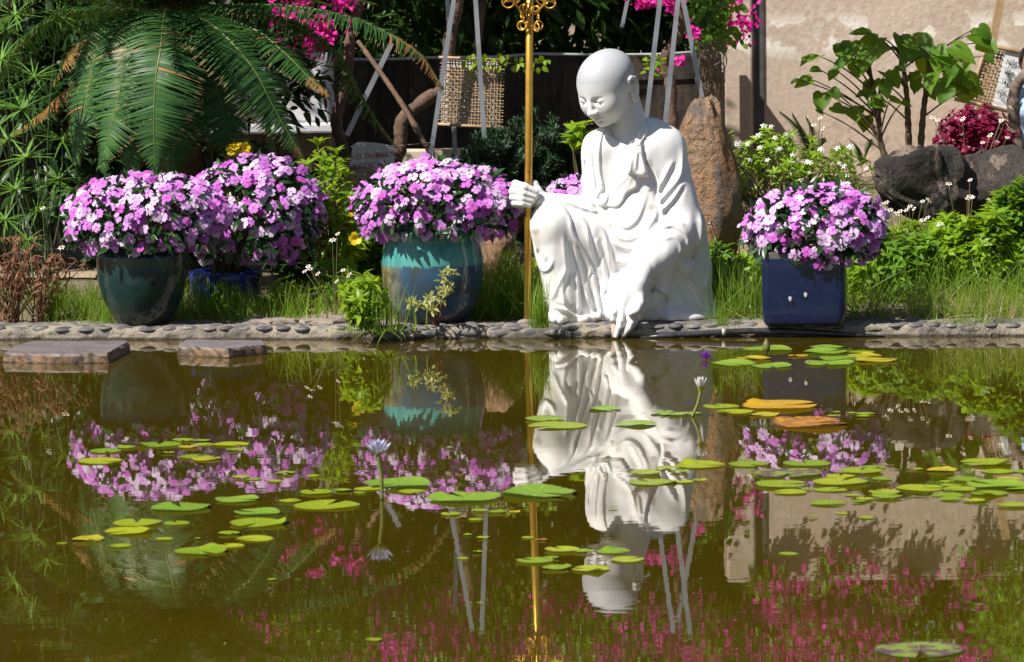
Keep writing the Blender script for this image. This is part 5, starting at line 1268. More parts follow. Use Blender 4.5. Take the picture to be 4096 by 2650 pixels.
def sapling(label, trunk, lv, seed):
    r = np.random.default_rng(seed); t = thing('sapling', label, 'sapling', P(*trunk[0], SD_), 'leafy saplings before the tan wall')
    p = spline([P(*q, SD_) for q in trunk], 8); rad = np.linspace(.020, .009, len(p)) * (1 + .12 * np.sin(np.arange(len(p)) * 1.9)); add('trunk', MB().tube(p, rad, 9).mesh('trunk', m_ys), t)
    lv = lv + [(x + r.uniform(-70, 70), y + r.uniform(-40, 60), s * r.uniform(.5, .75), an + r.normal(0, .6)) for x, y, s, an in lv]
    for x, y, s, an in lv:
        dy = r.uniform(-.16, .12); e = P(x, y, SD_ + dy); i = int(np.clip(len(p) * (1 - (max(y, 180) - 180) / 480) - 6 + r.integers(-3, 3), len(p) * .3, len(p) - 1))
        b = p[i]; mid = (b + e) / 2 + np.array([0, 0, .02]); add('branch', MB().tube(spline([b, mid, e], 6), np.linspace(.0055, .0025, 13), 6).mesh('branch', m_ys), t)
        dn = nrm(np.array([math.sin(an) * 1.3, -.45 + r.normal(0, .35), -math.cos(an) * r.uniform(.25, .9)])); up = nrm(np.array([r.normal(0, .35) - .2, -.45, .85])); R = frames(dn[None], up[None])[0]
        M = Matrix.Identity(4); k = 1.0 * s * SD_ / FPX
        for a_ in range(3):
            for b_ in range(3): M[a_][b_] = float(R[a_, b_] * k)
            M[a_][3] = float(e[a_])
        put('leaf', HEARTS[r.integers(5)], t, M)
sapling('sapling with widely spread big leaves nearest the jasmine bush', [(3575, 790), (3548, 660), (3520, 560), (3515, 480), (3495, 360), (3470, 250)], [(3280, 225, 95, -.9), (3385, 175, 120, -.1), (3460, 235, 130, -.3), (3540, 290, 100, .3), (3250, 320, 80, -.7), (3290, 370, 85, -.1), (3400, 430, 110, .1), (3530, 330, 70, .2), (3480, 400, 75, .9), (3330, 425, 60, .7), (3440, 200, 70, -.8), (3560, 400, 70, 1.0), (3395, 240, 80, -.5)], 1)
sapling('middle sapling with leaves tilted over its straight trunk', [(3642, 760), (3636, 600), (3632, 470), (3625, 360), (3610, 250), (3595, 190)], [(3520, 150, 130, -.6), (3600, 140, 120, .2), (3640, 160, 140, .4), (3570, 280, 80, .1), (3690, 185, 120, .9), (3560, 190, 110, -.9), (3500, 320, 90, -.4), (3650, 290, 90, .1)], 2)
sapling('sapling with yellow green leaves reaching to the bamboo easel', [(3680, 760), (3683, 600), (3692, 470), (3705, 360), (3720, 270), (3735, 220)], [(3710, 205, 120, .0), (3800, 190, 115, .8), (3880, 140, 120, .9), (3770, 215, 110, -.3), (3830, 230, 100, .2), (3860, 285, 150, .0), (3740, 290, 100, -.2), (3800, 330, 90, .6), (3920, 170, 90, .6), (3790, 280, 90, .5), (3850, 330, 70, 1.0), (3680, 300, 70, -.9)], 3)
# curved trunk beside the person
ct = thing('curved_tree', 'tree with thick curved grey brown trunk in front of the person in pale blue', 'tree', P(4070, 700, 16.5))
V, Q, T = gnarl([P(4080, 720, 16.5), P(4070, 600, 16.5), P(4058, 500, 16.5), P(4054, 410, 16.5), P(4066, 345, 16.5), P(4105, 300, 16.5), P(4180, 250, 16.6), P(4240, 120, 16.8), P(4260, -60, 16.8), P(4240, -300, 16.8)], .034, .026, 5, 12); add('trunk', MB().add(V, Q, T).mesh('trunk', m_gbark), ct)
rr = np.random.default_rng(91); c0 = P(4330, -420, 16.9); u = nrm(rr.normal(size=(2600, 3))) * rr.uniform(.3, 1, (2600, 1)) ** .5 * np.array([.55, .6, .4])
leaves('crown', LEAF2, nrm(u + rr.normal(0, .5, u.shape)), nrm(rr.normal(0, .5, u.shape) + np.array([0, 0, 1])), c0 + u, rr.uniform(.05, .08, 2600), m_mid, ct)
# ---------------------------------------------------------------- background trees, bougainvillea
def crown(parent, c, rad, n, l0, l1, mat, seed, tmpl=None, hollow=.45, name='crown'):
    r = np.random.default_rng(seed); k = max(8, n // 90); cl = nrm(r.normal(size=(k, 3))) * r.uniform(hollow, 1, (k, 1)) * np.asarray(rad)
    pos = np.asarray(c) + cl[r.integers(k, size=n)] + r.normal(0, .16, (n, 3)) * np.asarray(rad) * .9
    u = nrm(pos - np.asarray(c))
    return leaves(name, tmpl or LEAF2, nrm(u * .5 + r.normal(0, .6, u.shape) + np.array([0, 0, -.3])), nrm(r.normal(0, .55, u.shape) + np.array([0, -.1, 1.0])), pos, r.uniform(l0, l1, n), mat, parent)
m_bgl = mat_leaf('shade_tree_leaf', (.012, .04, .008), (.05, .12, .015), (.14, .28, .02), tfac=.3)
m_bgl2 = mat_leaf('lime_tree_leaf', (.04, .11, .012), (.12, .24, .02), (.3, .5, .03), tfac=.35)
def tree(label, x, d, ztr, c, rad, n, l0, l1, mat, seed, lean=.1, rt=.06, group=None, cat='tree'):
    t = thing('garden_tree', label, cat, (x, d, .08), group); c = np.asarray(c, float)
    V, Q, T = gnarl([(x, d, .0), (x + lean * .3, d, ztr * .4), (x + lean, d, ztr), tuple(c)], rt, rt * .4, seed, 10); mb = MB().add(V, Q, T)
    tk = add('trunk', mb.mesh('trunk', m_bark), t); r = np.random.default_rng(seed)
    for i in range(5):
        e = c + nrm(r.normal(size=3)) * np.asarray(rad) * .7; b = np.array([x + lean, d, ztr]); V, Q, T = gnarl([b, (b + e) / 2 + r.normal(0, .08, 3), e], rt * .45, .008, seed + i, 6); add('limb', MB().add(V, Q, T).mesh('limb', m_bark), t)
    crown(t, c, rad, n, l0, l1, mat, seed); return t
tree('spreading shade tree over the cycad and the white block', -2.6, 16.6, 1.5, (-2.6, 16.5, 2.8), (1.4, .75, .95), 9000, .09, .14, m_bgl, 61, .2, .09)
tree('spreading tree added out of view to shade the garden behind the umbrella sedges', -4.6, 15.6, 2.2, (-3.95, 15.4, 3.3), (1.0, .5, .8), 6500, .09, .14, m_bgl, 58, .4, .08)  # added unseen tree, darkens the thicket behind the sedges
tree('spreading tree added with its crown out of view to shade the dark garden wall', -1.9, 17.3, 2.2, (-1.75, 16.5, 3.2), (.8, .5, .6), 6000, .09, .14, m_bgl, 59, .2, .05)  # added tree, unseen crown keeps sun off the dark garden wall
tree('shade tree rising behind the cycad', -3.0, 18.6, 1.4, (-2.7, 18.6, 1.9), (1.3, .8, 1.5), 9000, .08, .13, m_bgl, 62, .2, .08)
tree('shade tree behind the dark garden wall and golden staff', -.3, 19.2, 1.5, (-.4, 19.1, 2.0), (1.5, .8, 1.6), 11000, .08, .14, m_bgl, 63, .1, .09)
tree('shade tree behind the wall beyond the statue head', 1.25, 19.3, 1.5, (1.1, 19.3, 2.1), (1.3, .7, 1.6), 9000, .08, .14, m_bgl, 64, -.1, .09)
tree('lime green tree behind the wall end, left of the cycad', -4.2, 19.5, 1.4, (-4.0, 19.2, 1.9), (1.2, .8, 1.7), 6000, .08, .13, m_bgl, 65)
tree('dark tree standing beyond the tan plaster wall', 2.8, 19.6, 1.6, (2.7, 19.5, 2.7), (1.7, .7, 1.1), 9000, .08, .14, m_bgl, 66)
tree('farther dark tree filling the gap between garden trees', -1.7, 20.6, 1.6, (-1.6, 20.5, 2.2), (2.2, .6, 1.9), 9000, .12, .18, m_bgl, 67)
tree('farthest dark tree behind the statue and the wall', .8, 20.9, 1.6, (.9, 20.8, 2.3), (2.4, .6, 2.0), 9000, .12, .18, m_bgl, 68)
m_brt, nt, out = newmat('magenta_bract'); c_ = mixc(nt, attr(nt, 'rnd'), (.60, .008, .28), (.78, .03, .42)); pbsdf(nt, out, c_, .6, transl=(.9, .03, .5), tfac=.4)
BR_T = leaf_t(.85, .25, .1, (0, .35, .7, 1), (.25, 1, .75, .05))
def bract_cluster(parent, c, rad, n, seed, s0=.022, s1=.034):
    r = np.random.default_rng(seed); u = r.normal(0, .5, (n, 3)); pos = np.asarray(c) + u * np.asarray(rad)
    o = leaves('bract_cluster', BR_T, nrm(r.normal(size=(n, 3)) + np.array([0, -.4, 0])), nrm(r.normal(0, .6, (n, 3)) + np.array([0, -.7, .5])), pos, r.uniform(s0, s1, n), m_brt, parent); o['kind'] = 'stuff'
def boug(label, trunk_px, d, c, rad, nl, clusters, seed, r0=.03, extra=()):
    t = thing('bougainvillea', label, 'bougainvillea', P(*trunk_px[0], d), 'bougainvilleas'); pts = [P(x, y, d) for x, y in trunk_px]
    V, Q, T = gnarl(pts, r0, r0 * .75, seed, 12); add('trunk', MB().add(V, Q, T).mesh('trunk', m_bark), t)
    crown(t, c, rad, nl, .04, .065, m_mid, seed)
    for i, (cc, rd, n) in enumerate(clusters): bract_cluster(t, cc, rd, n, seed * 10 + i)
    return t
def rc(n, c, rad, seed, s=.13, k=70):
    r = np.random.default_rng(seed); return [(np.asarray(c) + np.clip(r.normal(0, .5, 3), -1, 1) * np.asarray(rad), (s * r.uniform(.6, 1.2),) * 3, int(k * r.uniform(.6, 1.3))) for _ in range(n)]
boug('bougainvillea with gnarled trunk and magenta bracts by the white masonry block', [(1375, 700), (1372, 600), (1345, 500), (1362, 400), (1390, 280), (1402, 150), (1440, 0), (1470, -150)], 16.05, (-.75, 16.1, 1.85), (.8, .4, .4), 2600,
     [(P(1130, 60, 15.9), (.07, .05, .07), 90), (P(1210, 20, 15.9), (.06, .05, .05), 60), (P(1290, 120, 15.9), (.08, .06, .09), 130), (P(1230, 190, 15.95), (.05, .05, .06), 60), (P(1120, 200, 16.0), (.06, .05, .07), 60), (P(1370, 10, 16), (.06, .05, .05), 60)] + rc(10, (-.6, 15.9, 1.8), (.9, .4, .35), 1), 71)
boug('bougainvillea with thick bent trunk leaning behind the jar flowers', [(1440, 760), (1500, 690), (1580, 640), (1602, 560), (1612, 480), (1700, 400), (1780, 340), (1800, 150), (1835, 0), (1850, -150)], 15.95, (0.0, 16.1, 1.95), (.8, .4, .4), 2600, rc(12, (.0, 15.9, 1.9), (.9, .4, .35), 2), 72, .036)
bt = boug('bougainvillea with crooked trunk held by steel legs behind the statue shoulder', [(2700, 700), (2692, 500), (2680, 330), (2655, 250), (2690, 175), (2722, 110), (2705, 0), (2690, -150)], 16.1, (.95, 16.2, 2.2), (.7, .4, .4), 2600,
     [(P(2590, 0, 16), (.05, .05, .03), 40), (P(2560, 5, 16), (.04, .04, .03), 30), (P(2690, 12, 15.9), (.05, .05, .05), 60), (P(2770, 125, 15.9), (.03, .04, .05), 36), (P(2895, 60, 17.2), (.05, .05, .07), 44), (P(2965, 105, 17.2), (.08, .06, .08), 84), (P(2930, 20, 17.2), (.05, .05, .05), 24), (P(2630, 270, 15.9), (.015, .02, .03), 10), (P(2715, 240, 15.9), (.015, .02, .03), 10)] + rc(12, (1.1, 16.0, 2.1), (.9, .4, .35), 3), 73, .028)
mb = MB(); r_ = np.random.default_rng(17)
for i in range(60):
    a = P(r_.uniform(2790, 2890), r_.uniform(150, 220), 16.3 + r_.normal(0, .06)); b = P(r_.uniform(2800, 2900), r_.uniform(260, 460), 16.3 + r_.normal(0, .06)); mb.tube(spline([a, (a + b) / 2 + r_.normal(0, .04, 3), b], 5), .002, 4)
o = add('dry_vines', mb.mesh('dry_vines', m_twig), bt); o['kind'] = 'stuff'
ivy = thing('creeper', 'green creeper hanging beside the brick pier', 'creeper', P(2880, 200, 16.8))
r2 = np.random.default_rng(23); pp = np.array([P(r2.normal(2850, 45), r2.uniform(-40, 190), 16.8 + r2.normal(0, .06)) for _ in range(330)]); leaves('foliage', leaf_t(.75, .1, .2), nrm(r2.normal(size=(330, 3)) + np.array([0, -.3, -.8])), nrm(r2.normal(0, .4, (330, 3)) + np.array([-.2, -.8, .5])), pp, r2.uniform(.03, .055, 330), m_mid, ivy)
iv2 = thing('creeper', 'green creeper trailing over the top cane of the bamboo panel', 'creeper', P(2040, 260, 15.9)); pp = np.array([P(x, 240 + 25 * math.sin(x) + (x > 2050) * 8, 15.75) for x in np.r_[np.linspace(1860, 2190, 34)]]); leaves('foliage', leaf_t(.75, .1, .2), nrm(r2.normal(0, .5, (34, 3)) + np.array([0, -.3, -1])), nrm(r2.normal(0, .3, (34, 3)) + np.array([-.2, -.8, .4])), pp, r2.uniform(.025, .04, 34), m_lime, iv2)
add('stem', MB().tube(spline([P(1850, 240, 15.77), P(1950, 238, 15.77), P(2050, 255, 15.77), P(2190, 250, 15.78)], 5), .002, 4).mesh('stem', m_stem), iv2)
iv3 = thing('leafy_shoot', 'leafy green shoot with a few magenta bracts beside the statue ear', 'shoot', P(2620, 300, 15.85)); pp = np.array([P(r2.normal(2615, 22), r2.uniform(225, 295), 15.85) for _ in range(40)]); leaves('foliage', leaf_t(.7, .1, .2), nrm(r2.normal(0, .6, (40, 3)) + np.array([0, -.3, -.4])), nrm(r2.normal(0, .3, (40, 3)) + np.array([-.2, -.6, .6])), pp, r2.uniform(.025, .042, 40), m_lime, iv3)
for i, (x0, zc) in enumerate(((1.35, 1.78), (1.75, 1.72), (2.05, 1.80), (2.45, 1.74), (2.85, 1.70))):
    hs = thing('hanging_spray', ['leafy bougainvillea spray hanging over the wall pillar', 'leafy spray hanging from the wall top above the fern', 'leafy spray hanging from the wall top above the jasmine', 'leafy spray hanging from the wall top above the saplings', 'leafy spray hanging from the wall top by the easel'][i], 'creeper', (x0, 17.9, 1.8), 'sprays hanging over the tan wall')
    crown(hs, (x0, 17.93, zc + .04), (.20, .03, .14), 240, .035, .06, m_mid, 200 + i, hollow=.1, name='foliage'); bract_cluster(hs, (x0 + .05, 17.91, zc + .03), (.16, .04, .11), 90, 300 + i)
# hanging bougainvillea behind the tan wall, seen in the pond
boug('bougainvillea in full magenta bloom hanging over the tan plaster wall', [(3000, 500), (3010, 200), (3080, -250)], 18.6, (1.75, 18.6, 2.3), (.8, .4, .35), 3000, rc(34, (1.6, 18.5, 2.25), (1.0, .22, .36), 5, .15, 130), 75)
boug('bougainvillea in bloom beyond the far end of the tan wall', [(4300, 500), (4310, 200), (4300, -250)], 18.5, (2.95, 18.6, 2.25), (.45, .4, .4), 1800, rc(14, (2.9, 18.45, 2.2), (.5, .22, .36), 6, .15, 110), 76)
boug('bougainvillea blooming high behind the dark garden wall', [(1900, 500), (1910, 200), (1950, -250)], 18.2, (-.2, 18.2, 2.2), (1.2, .4, .4), 3600, rc(30, (-.4, 17.9, 2.15), (1.6, .3, .45), 7, .17, 130), 77)
# ---------------------------------------------------------------- umbrella sedge
m_sed = mat_leaf('sedge_leaf', (.06, .17, .025), (.17, .33, .05), (.3, .5, .06), tfac=.3); m_sst = mat_plain('sedge_stem', (.03, .065, .015), (.02, .04, .012), 20, .6); SB = blade_t(.075, .16, 5)
def sedge(label, whorls, base, seed):
    r = np.random.default_rng(seed); t = thing('umbrella_sedge', label, 'sedge', base, 'umbrella sedges at the left of the garden')
    for px, py, rad, d in whorls:
        c = P(px, py, d); b = np.asarray(base) + np.append(r.normal(0, .06, 2), 0); p = spline([b, (b + c) / 2 + r.normal(0, .03, 3), c], 6); st = add('stem', MB().tube(p, np.linspace(.006, .003, len(p)), 6).mesh('stem', m_sst), t)
        n = r.integers(20, 27); a = np.arange(n) * 2 * np.pi / n + r.normal(0, .12, n); ax = nrm(np.array([r.normal(0, .25), -.35, 1.0])); u = nrm(np.cross(ax, [1, .2, 0])); w = np.cross(ax, u)
        dr = np.cos(a)[:, None] * u + np.sin(a)[:, None] * w + ax * r.uniform(-.35, .9, (n, 1)); leaves('leaf_whorl', SB, dr, np.repeat(ax[None], n, 0) + r.normal(0, .1, (n, 3)), np.repeat(c[None], n, 0), rad * d / FPX * r.uniform(.8, 1.1, n), m_sed, st)
sedge('umbrella sedge with the two largest sunlit leaf whorls', [(91, 438, 175, 14.3), (105, 633, 150, 14.25), (137, 310, 130, 14.4), (5, 240, 120, 14.3), (30, 560, 120, 14.5)], P(70, 1150, 14.45), 1)
sedge('umbrella sedge with small whorls among the cycad fronds', [(232, 68, 120, 14.6), (60, 60, 130, 14.7), (20, 120, 120, 14.6)], P(190, 1120, 14.8), 2)
sedge('umbrella sedge low in the shade by the dry weeds', [(60, 760, 130, 14.3), (150, 850, 110, 14.3), (20, 880, 120, 14.2), (230, 720, 120, 14.5), (290, 760, 110, 14.45), (110, 960, 90, 14.1)], P(120, 1190, 14.2), 3)
sedge('umbrella sedge filling the shade behind the others', [(-40, 420, 150, 15.2), (250, 560, 140, 15.3)], P(120, 1090, 15.3), 4)
tree('dark leafy thicket tree behind the umbrella sedges', -2.35, 16.0, .7, (-2.3, 15.9, .85), (.65, .3, .6), 3400, .07, .12, m_deep, 69, .05, .03)
tree('dark leafy thicket tree under the cycad', -1.35, 15.9, .5, (-1.45, 15.8, .75), (.6, .25, .45), 2600, .06, .1, m_deep, 70, .05, .03)
# ---------------------------------------------------------------- grass and weeds
m_gr = mat_leaf('grass_blade', (.10, .20, .015), (.22, .34, .03), (.42, .6, .05), tfac=.35); GB = blade_t(.035, .45, 4); GB2 = blade_t(.022, .75, 5)
m_dry = mat_leaf('dry_grass', (.30, .21, .10), (.42, .32, .16), tfac=.2)
def grass(label, boxes, n, l0, l1, seed, mat=None, tmpl=None, lean=.6, cat='grass'):
    "boxes: (px0, px1, offset behind the kerb line, depth)"
    r = np.random.default_rng(seed); pos = []
    w = np.array([(b[1] - b[0]) * b[3] for b in boxes], float); w /= w.sum(); ch = r.choice(len(boxes), n, p=w)
    for k in ch:
        b = boxes[k]; dd = b[2] + r.random() * b[3]; x = float(P(r.uniform(b[0], b[1]), 1250, 13.3 + dd)[0]); y = float(ky(x)) + dd; pos.append((x, y))
    pos = np.array(pos); cl = vnoise(pos[:, 0] * 9, pos[:, 1] * 9, seed); keep = r.random(n) < .25 + cl; pos = pos[keep]; cl = cl[keep]; n = len(pos)
    z = np.maximum(terrain(pos[:, 0], pos[:, 1]), KZ - .004) - .004; p3 = np.stack([pos[:, 0], pos[:, 1], z], -1); d = nrm(np.stack([r.normal(0, lean, n), r.normal(-.12, lean, n), np.ones(n)], -1)); up = nrm(np.stack([-d[:, 0], -d[:, 1], .3 * np.ones(n)], -1) + r.normal(0, .25, (n, 3)))
    o = leaves('grass', tmpl or GB, d, -up * np.array([1, 1, -1]), p3, r.uniform(l0, l1, n) * (.6 + .7 * cl), mat or m_gr, kind='stuff'); return tagit(o, label, cat)
grass('long arching green grass on the slope behind the square pot', [(2850, 4250, .22, .9)], 3400, .10, .22, 1, tmpl=GB2, lean=1.1)
grass('dense grass climbing the bank below the dark boulders', [(2900, 4400, .9, 1.3)], 2600, .06, .14, 2, lean=1.1)
grass('short grass between the flower pots behind the kerb', [(150, 1560, .20, .7), (1900, 2300, .3, .8)], 6000, .04, .15, 3)
grass('long grass in the shade behind the golden staff', [(1880, 2250, .25, .5)], 1500, .12, .26, 4, tmpl=GB2)
grass('short patchy grass at the left edge of the garden', [(-200, 500, .25, 1.0)], 1800, .03, .10, 5)
grass('dry yellow grass at the foot of the slope', [(2850, 4200, .18, .35)], 900, .06, .14, 6, m_dry, GB2, 1.0)
grass('green ground cover along the foot of the tan wall', [(2700, 4500, 2.2, 1.8)], 1800, .04, .10, 7)
def tuft(label, px, py, n, l0, l1, seed, spread=.03, lean=.45, z=KZ, tmpl=None):
    r = np.random.default_rng(seed); b = G(px, py, z); p = b + np.stack([r.normal(0, spread, n), r.normal(0, spread * .5, n), np.zeros(n)], -1); d = nrm(np.stack([r.normal(0, lean, n), r.normal(-.25, lean, n), np.ones(n)], -1)); o = leaves('grass_tuft', tmpl or GB2, d, np.stack([d[:, 0], d[:, 1], .6 * np.ones(n)], -1), p, r.uniform(l0, l1, n), m_gr, origin=b); return tagit(o, label, 'grass tuft', 'tufts of fine grass')
tuft('tuft of fine bright grass hanging over the kerb at the statue foot', 2165, 1312, 110, .10, .20, 1, .022, .5)
tuft('tuft of dark fine grass behind the golden staff foot', 2020, 1260, 130, .14, .24, 2, .04, .7)
tuft('small round grass tuft at the robe hem by the hose', 2885, 1296, 170, .04, .09, 3, .022, .9)
tuft('wide grass tuft arching beside the robe and square pot', 2960, 1275, 120, .12, .22, 4, .05, .8)
tuft('grass tuft arching over the kerb before the teal jar', 1560, 1322, 60, .07, .16, 5, .06, .9, tmpl=blade_t(.06, .8, 5))
tuft('broad bladed grass tuft dipping into the pond by the jar', 1440, 1325, 50, .07, .14, 6, .05, .9, tmpl=blade_t(.06, .8, 5))
tuft('grass tuft beside the dark green pot', 420, 1296, 90, .06, .12, 7, .05, .6); tuft('grass tuft between the green and blue pots', 800, 1270, 130, .08, .17, 8, .06, .6)
tuft('feathery grass tuft at the far right of the kerb', 3900, 1290, 160, .06, .16, 9, .10, .8)
def weed(label, px, py, hpx, wpx, n, per, l0, l1, seed, mat, d=None, grp='leafy weeds behind the kerb', **k):
    g = G(px, py, KZ) if d is None else None; d = d or g[1]; base = P(px, py, d); base[2] = max(float(terrain(base[0], base[1])), KZ - .004) if d > 13.3 else base[2]; s = d / FPX
    c = base + np.array([0, 0, hpx * s * .6]); r = np.random.default_rng(seed); tips = c + nrm(r.normal(size=(n, 3))) * r.uniform(.5, 1, (n, 1)) * np.array([wpx * s, .10, hpx * s * .45]); return shrub('leafy_weed', label, 'weed', base, tips, per, l0, l1, mat, seed=seed, group=grp, f0=.3, r0=.003, r1=.0012, **k)
WV = leaf_t(.40, .12, .3)
weed('bright leafy weed spilling over the kerb left of the teal jar', 1450, 1322, 230, 105, 34, 9, .04, .075, 1, m_lime)
weed('bright weed standing before the blue pot', 1130, 1235, 130, 60, 14, 8, .035, .06, 2, m_lime, 13.9)
weed('leafy weed at the side of the blue pot', 900, 1235, 110, 70, 12, 8, .035, .06, 3, m_lime, 13.95)
weed('leafy weed under the yellow trumpet flower', 1330, 1210, 190, 110, 30, 9, .04, .06, 4, m_mid, 14.1)
weed('leafy weed between jar and golden staff', 2020, 1180, 160, 70, 26, 10, .04, .06, 5, m_mid, 14.2)
weed('bright leafy weed seen between staff and statue leg', 2160, 1200, 180, 50, 24, 10, .04, .065, 6, m_lime, 14.1)
weed('leafy weed right of the statue robe', 2900, 1180, 220, 80, 40, 10, .035, .055, 7, m_mid, 14.0)
weed('small sprig of leaves beside the dry weeds', 200, 1230, 160, 60, 14, 8, .03, .05, 8, m_lime, 13.9)
WL = ['lush weed against the side of the square pot', 'lush weed next but one to the square pot', 'lush weed under the daisies of the dark boulder', 'tall lush weed below the long low boulder', 'tallest lush weed at the far end of the slope', 'lush weed behind the square pot weeds, under the daisies', 'weed at the foot of the dark rounded boulder', 'weed between the two dark boulders and the grass', 'weed covering the end of the long low boulder', 'weed between statue robe and square pot', 'weed behind the square pot lilac mound', 'weed in front of the long low boulder', 'weed between jasmine bush and dark boulder', 'lush weed beyond the tallest one on the slope', 'weed growing up the front of the dark rounded boulder', 'weed in the cleft between the two dark boulders', 'weed behind the square pot beneath the jasmine', 'tall weed screening the end of the long low boulder']
for i, (px, py, h, w, n, d) in enumerate(((3480, 1180, 230, 110, 50, 14.0), (3640, 1200, 250, 120, 60, 13.95), (3790, 1150, 260, 120, 70, 14.15), (3940, 1150, 330, 120, 80, 14.1), (4060, 1130, 420, 110, 80, 14.25), (3560, 1080, 200, 120, 50, 14.4), (3420, 1010, 150, 110, 40, 14.5), (3720, 1020, 160, 130, 50, 14.5), (4080, 900, 300, 110, 60, 14.6), (2960, 1090, 160, 80, 36, 14.3), (3060, 1050, 160, 60, 30, 14.4), (3900, 960, 190, 130, 50, 14.6), (3470, 830, 130, 90, 40, 14.75), (4200, 1200, 260, 110, 50, 14.0), (3640, 960, 200, 90, 40, 14.55), (3800, 930, 220, 90, 46, 14.6), (3330, 1000, 150, 100, 36, 14.4), (4010, 1010, 330, 90, 50, 14.5))):
    weed(WL[i], px, py, h, w, int(n * 2.0), 12, .042, .075, 30 + i, m_mid if i % 3 == 1 else m_lime, d, 'lush weeds on the slope', tmpl=WV)
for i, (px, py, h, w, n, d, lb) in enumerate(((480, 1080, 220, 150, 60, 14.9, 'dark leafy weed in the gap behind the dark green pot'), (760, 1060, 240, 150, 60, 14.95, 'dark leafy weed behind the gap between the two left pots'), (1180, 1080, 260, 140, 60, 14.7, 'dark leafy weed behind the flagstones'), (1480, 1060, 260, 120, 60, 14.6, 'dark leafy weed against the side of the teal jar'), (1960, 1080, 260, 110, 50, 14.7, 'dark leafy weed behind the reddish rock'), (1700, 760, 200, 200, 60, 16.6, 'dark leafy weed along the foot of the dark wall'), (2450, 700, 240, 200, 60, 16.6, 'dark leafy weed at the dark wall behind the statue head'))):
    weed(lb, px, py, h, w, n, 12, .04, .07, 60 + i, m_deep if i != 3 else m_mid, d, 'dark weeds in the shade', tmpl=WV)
# red-stemmed sprig in front of the jar
sp, _ = shrub('jar_sprig', 'sprig of yellow green weed growing up the front of the teal jar', 'weed', G(1745, 1304, KZ), np.array([P(x, y, 13.22) for x, y in ((1790, 1085), (1770, 1105), (1800, 1150), (1720, 1190), (1660, 1205), (1735, 1235), (1640, 1215), (1780, 1160), (1810, 1090))]), 7, .03, .045, mat_leaf('sprig_leaf', (.20, .22, .05), (.34, .34, .09), tfac=.25), mat_plain('red_stem', (.20, .07, .05), None, 20, .7), .003, .0015, seed=81, f0=.45)
weed('leafy weed covering the foot of the orange standing rock', 2870, 1010, 210, 90, 60, 12, .04, .065, 95, m_mid, 14.2, tmpl=WV)
# bidens daisies
m_ds, nt, out = newmat('daisy_head'); c_ = mixc(nt, ramp(nt, attr(nt, 't'), (.36, .34)), (.82, .82, .80), (.62, .30, .01)); pbsdf(nt, out, c_, .6)
def daisy():
    mb = MB()
    for k in range(6):
        a = k * np.pi / 3; pts = np.array([(0, .3), (.2, .55), (.18, .95), (0, 1.05), (-.18, .95), (-.2, .55)]); mb.add(np.stack([pts[:, 0] * math.cos(a) - pts[:, 1] * math.sin(a), pts[:, 0] * math.sin(a) + pts[:, 1] * math.cos(a), -.1 * pts[:, 1]], -1), None, [[0, i + 1, i] for i in range(1, 5)], t=.9)
    V, Q, T = blob(3, 8, 4, .05); mb.add(V * (.36, .36, .26) + (0, 0, .1), Q, T, t=.1); return mb.mesh('daisy_head', m_ds)
DAISY = daisy()
def bidens(label, heads, base_px, d, seed, grp):
    r = np.random.default_rng(seed); b = P(*base_px, d); b[2] = float(terrain(b[0], b[1])); t = thing('daisy_weed', label, 'daisies', b, grp); mb = MB(); fork = b + (P(heads[0][0], heads[0][1], d) - b) * .5
    for x, y in heads:
        e = P(x, y, d + r.normal(0, .05)); f = b + (e - b) * r.uniform(.35, .55) + np.array([0, 0, .01]); mb.tube(spline([b, f, e], 5), .0016, 4); put('daisy_head', DAISY, t, face_to(e, nrm(np.array([r.normal(-.2, .4), -.45, .8])), r.uniform(.011, .016)))
    add('stems', mb.mesh('stems', m_stem), t)
bidens('white daisies in front of the dark boulder', [(3520, 815), (3545, 810), (3560, 840), (3600, 845), (3625, 840), (3590, 855), (3640, 825), (3690, 805), (3715, 800), (3655, 835), (3710, 870), (3690, 880)], (3620, 1080), 14.3, 1, 'daisies on the slope')
bidens('white daisies right of the dark boulder crest', [(3880, 720), (3890, 790), (3870, 795), (3795, 735), (3760, 895), (3880, 785), (3960, 800), (4040, 790), (3755, 900), (4045, 785)], (3860, 1080), 14.3, 2, 'daisies on the slope')
bidens('yellow centred daisies before the coleus', [(3730, 470), (3850, 480), (3750, 480), (3960, 540), (4004, 480), (4030, 550), (4045, 430), (4005, 483), (3930, 570), (3850, 475)], (3880, 800), 15.6, 3, 'daisies by the coleus')
bidens('daisies standing high against the tan wall behind the jasmine', [(3235, 470), (3280, 472), (3255, 500), (3290, 515)], (3255, 760), 15.5, 4, 'daisies by the jasmine')
bidens('small daisies left of the teal jar under the trumpet flower', [(1232, 1065), (1218, 1085), (1240, 1075), (1330, 960), (1350, 935), (1372, 1080), (1395, 1100), (1345, 1125), (1270, 1095)], (1340, 1240), 13.75, 5, 'daisies by the jar')
bidens('few daisies right of the statue robe', [(2930, 1035), (2960, 965), (3475, 1070), (2845, 890), (2835, 900), (2998, 1000)], (2940, 1150), 14.0, 6, 'daisies by the robe')
bidens('single daisy before the umbrella sedges', [(170, 832), (245, 990)], (195, 1200), 13.9, 7, 'daisies by the sedge')
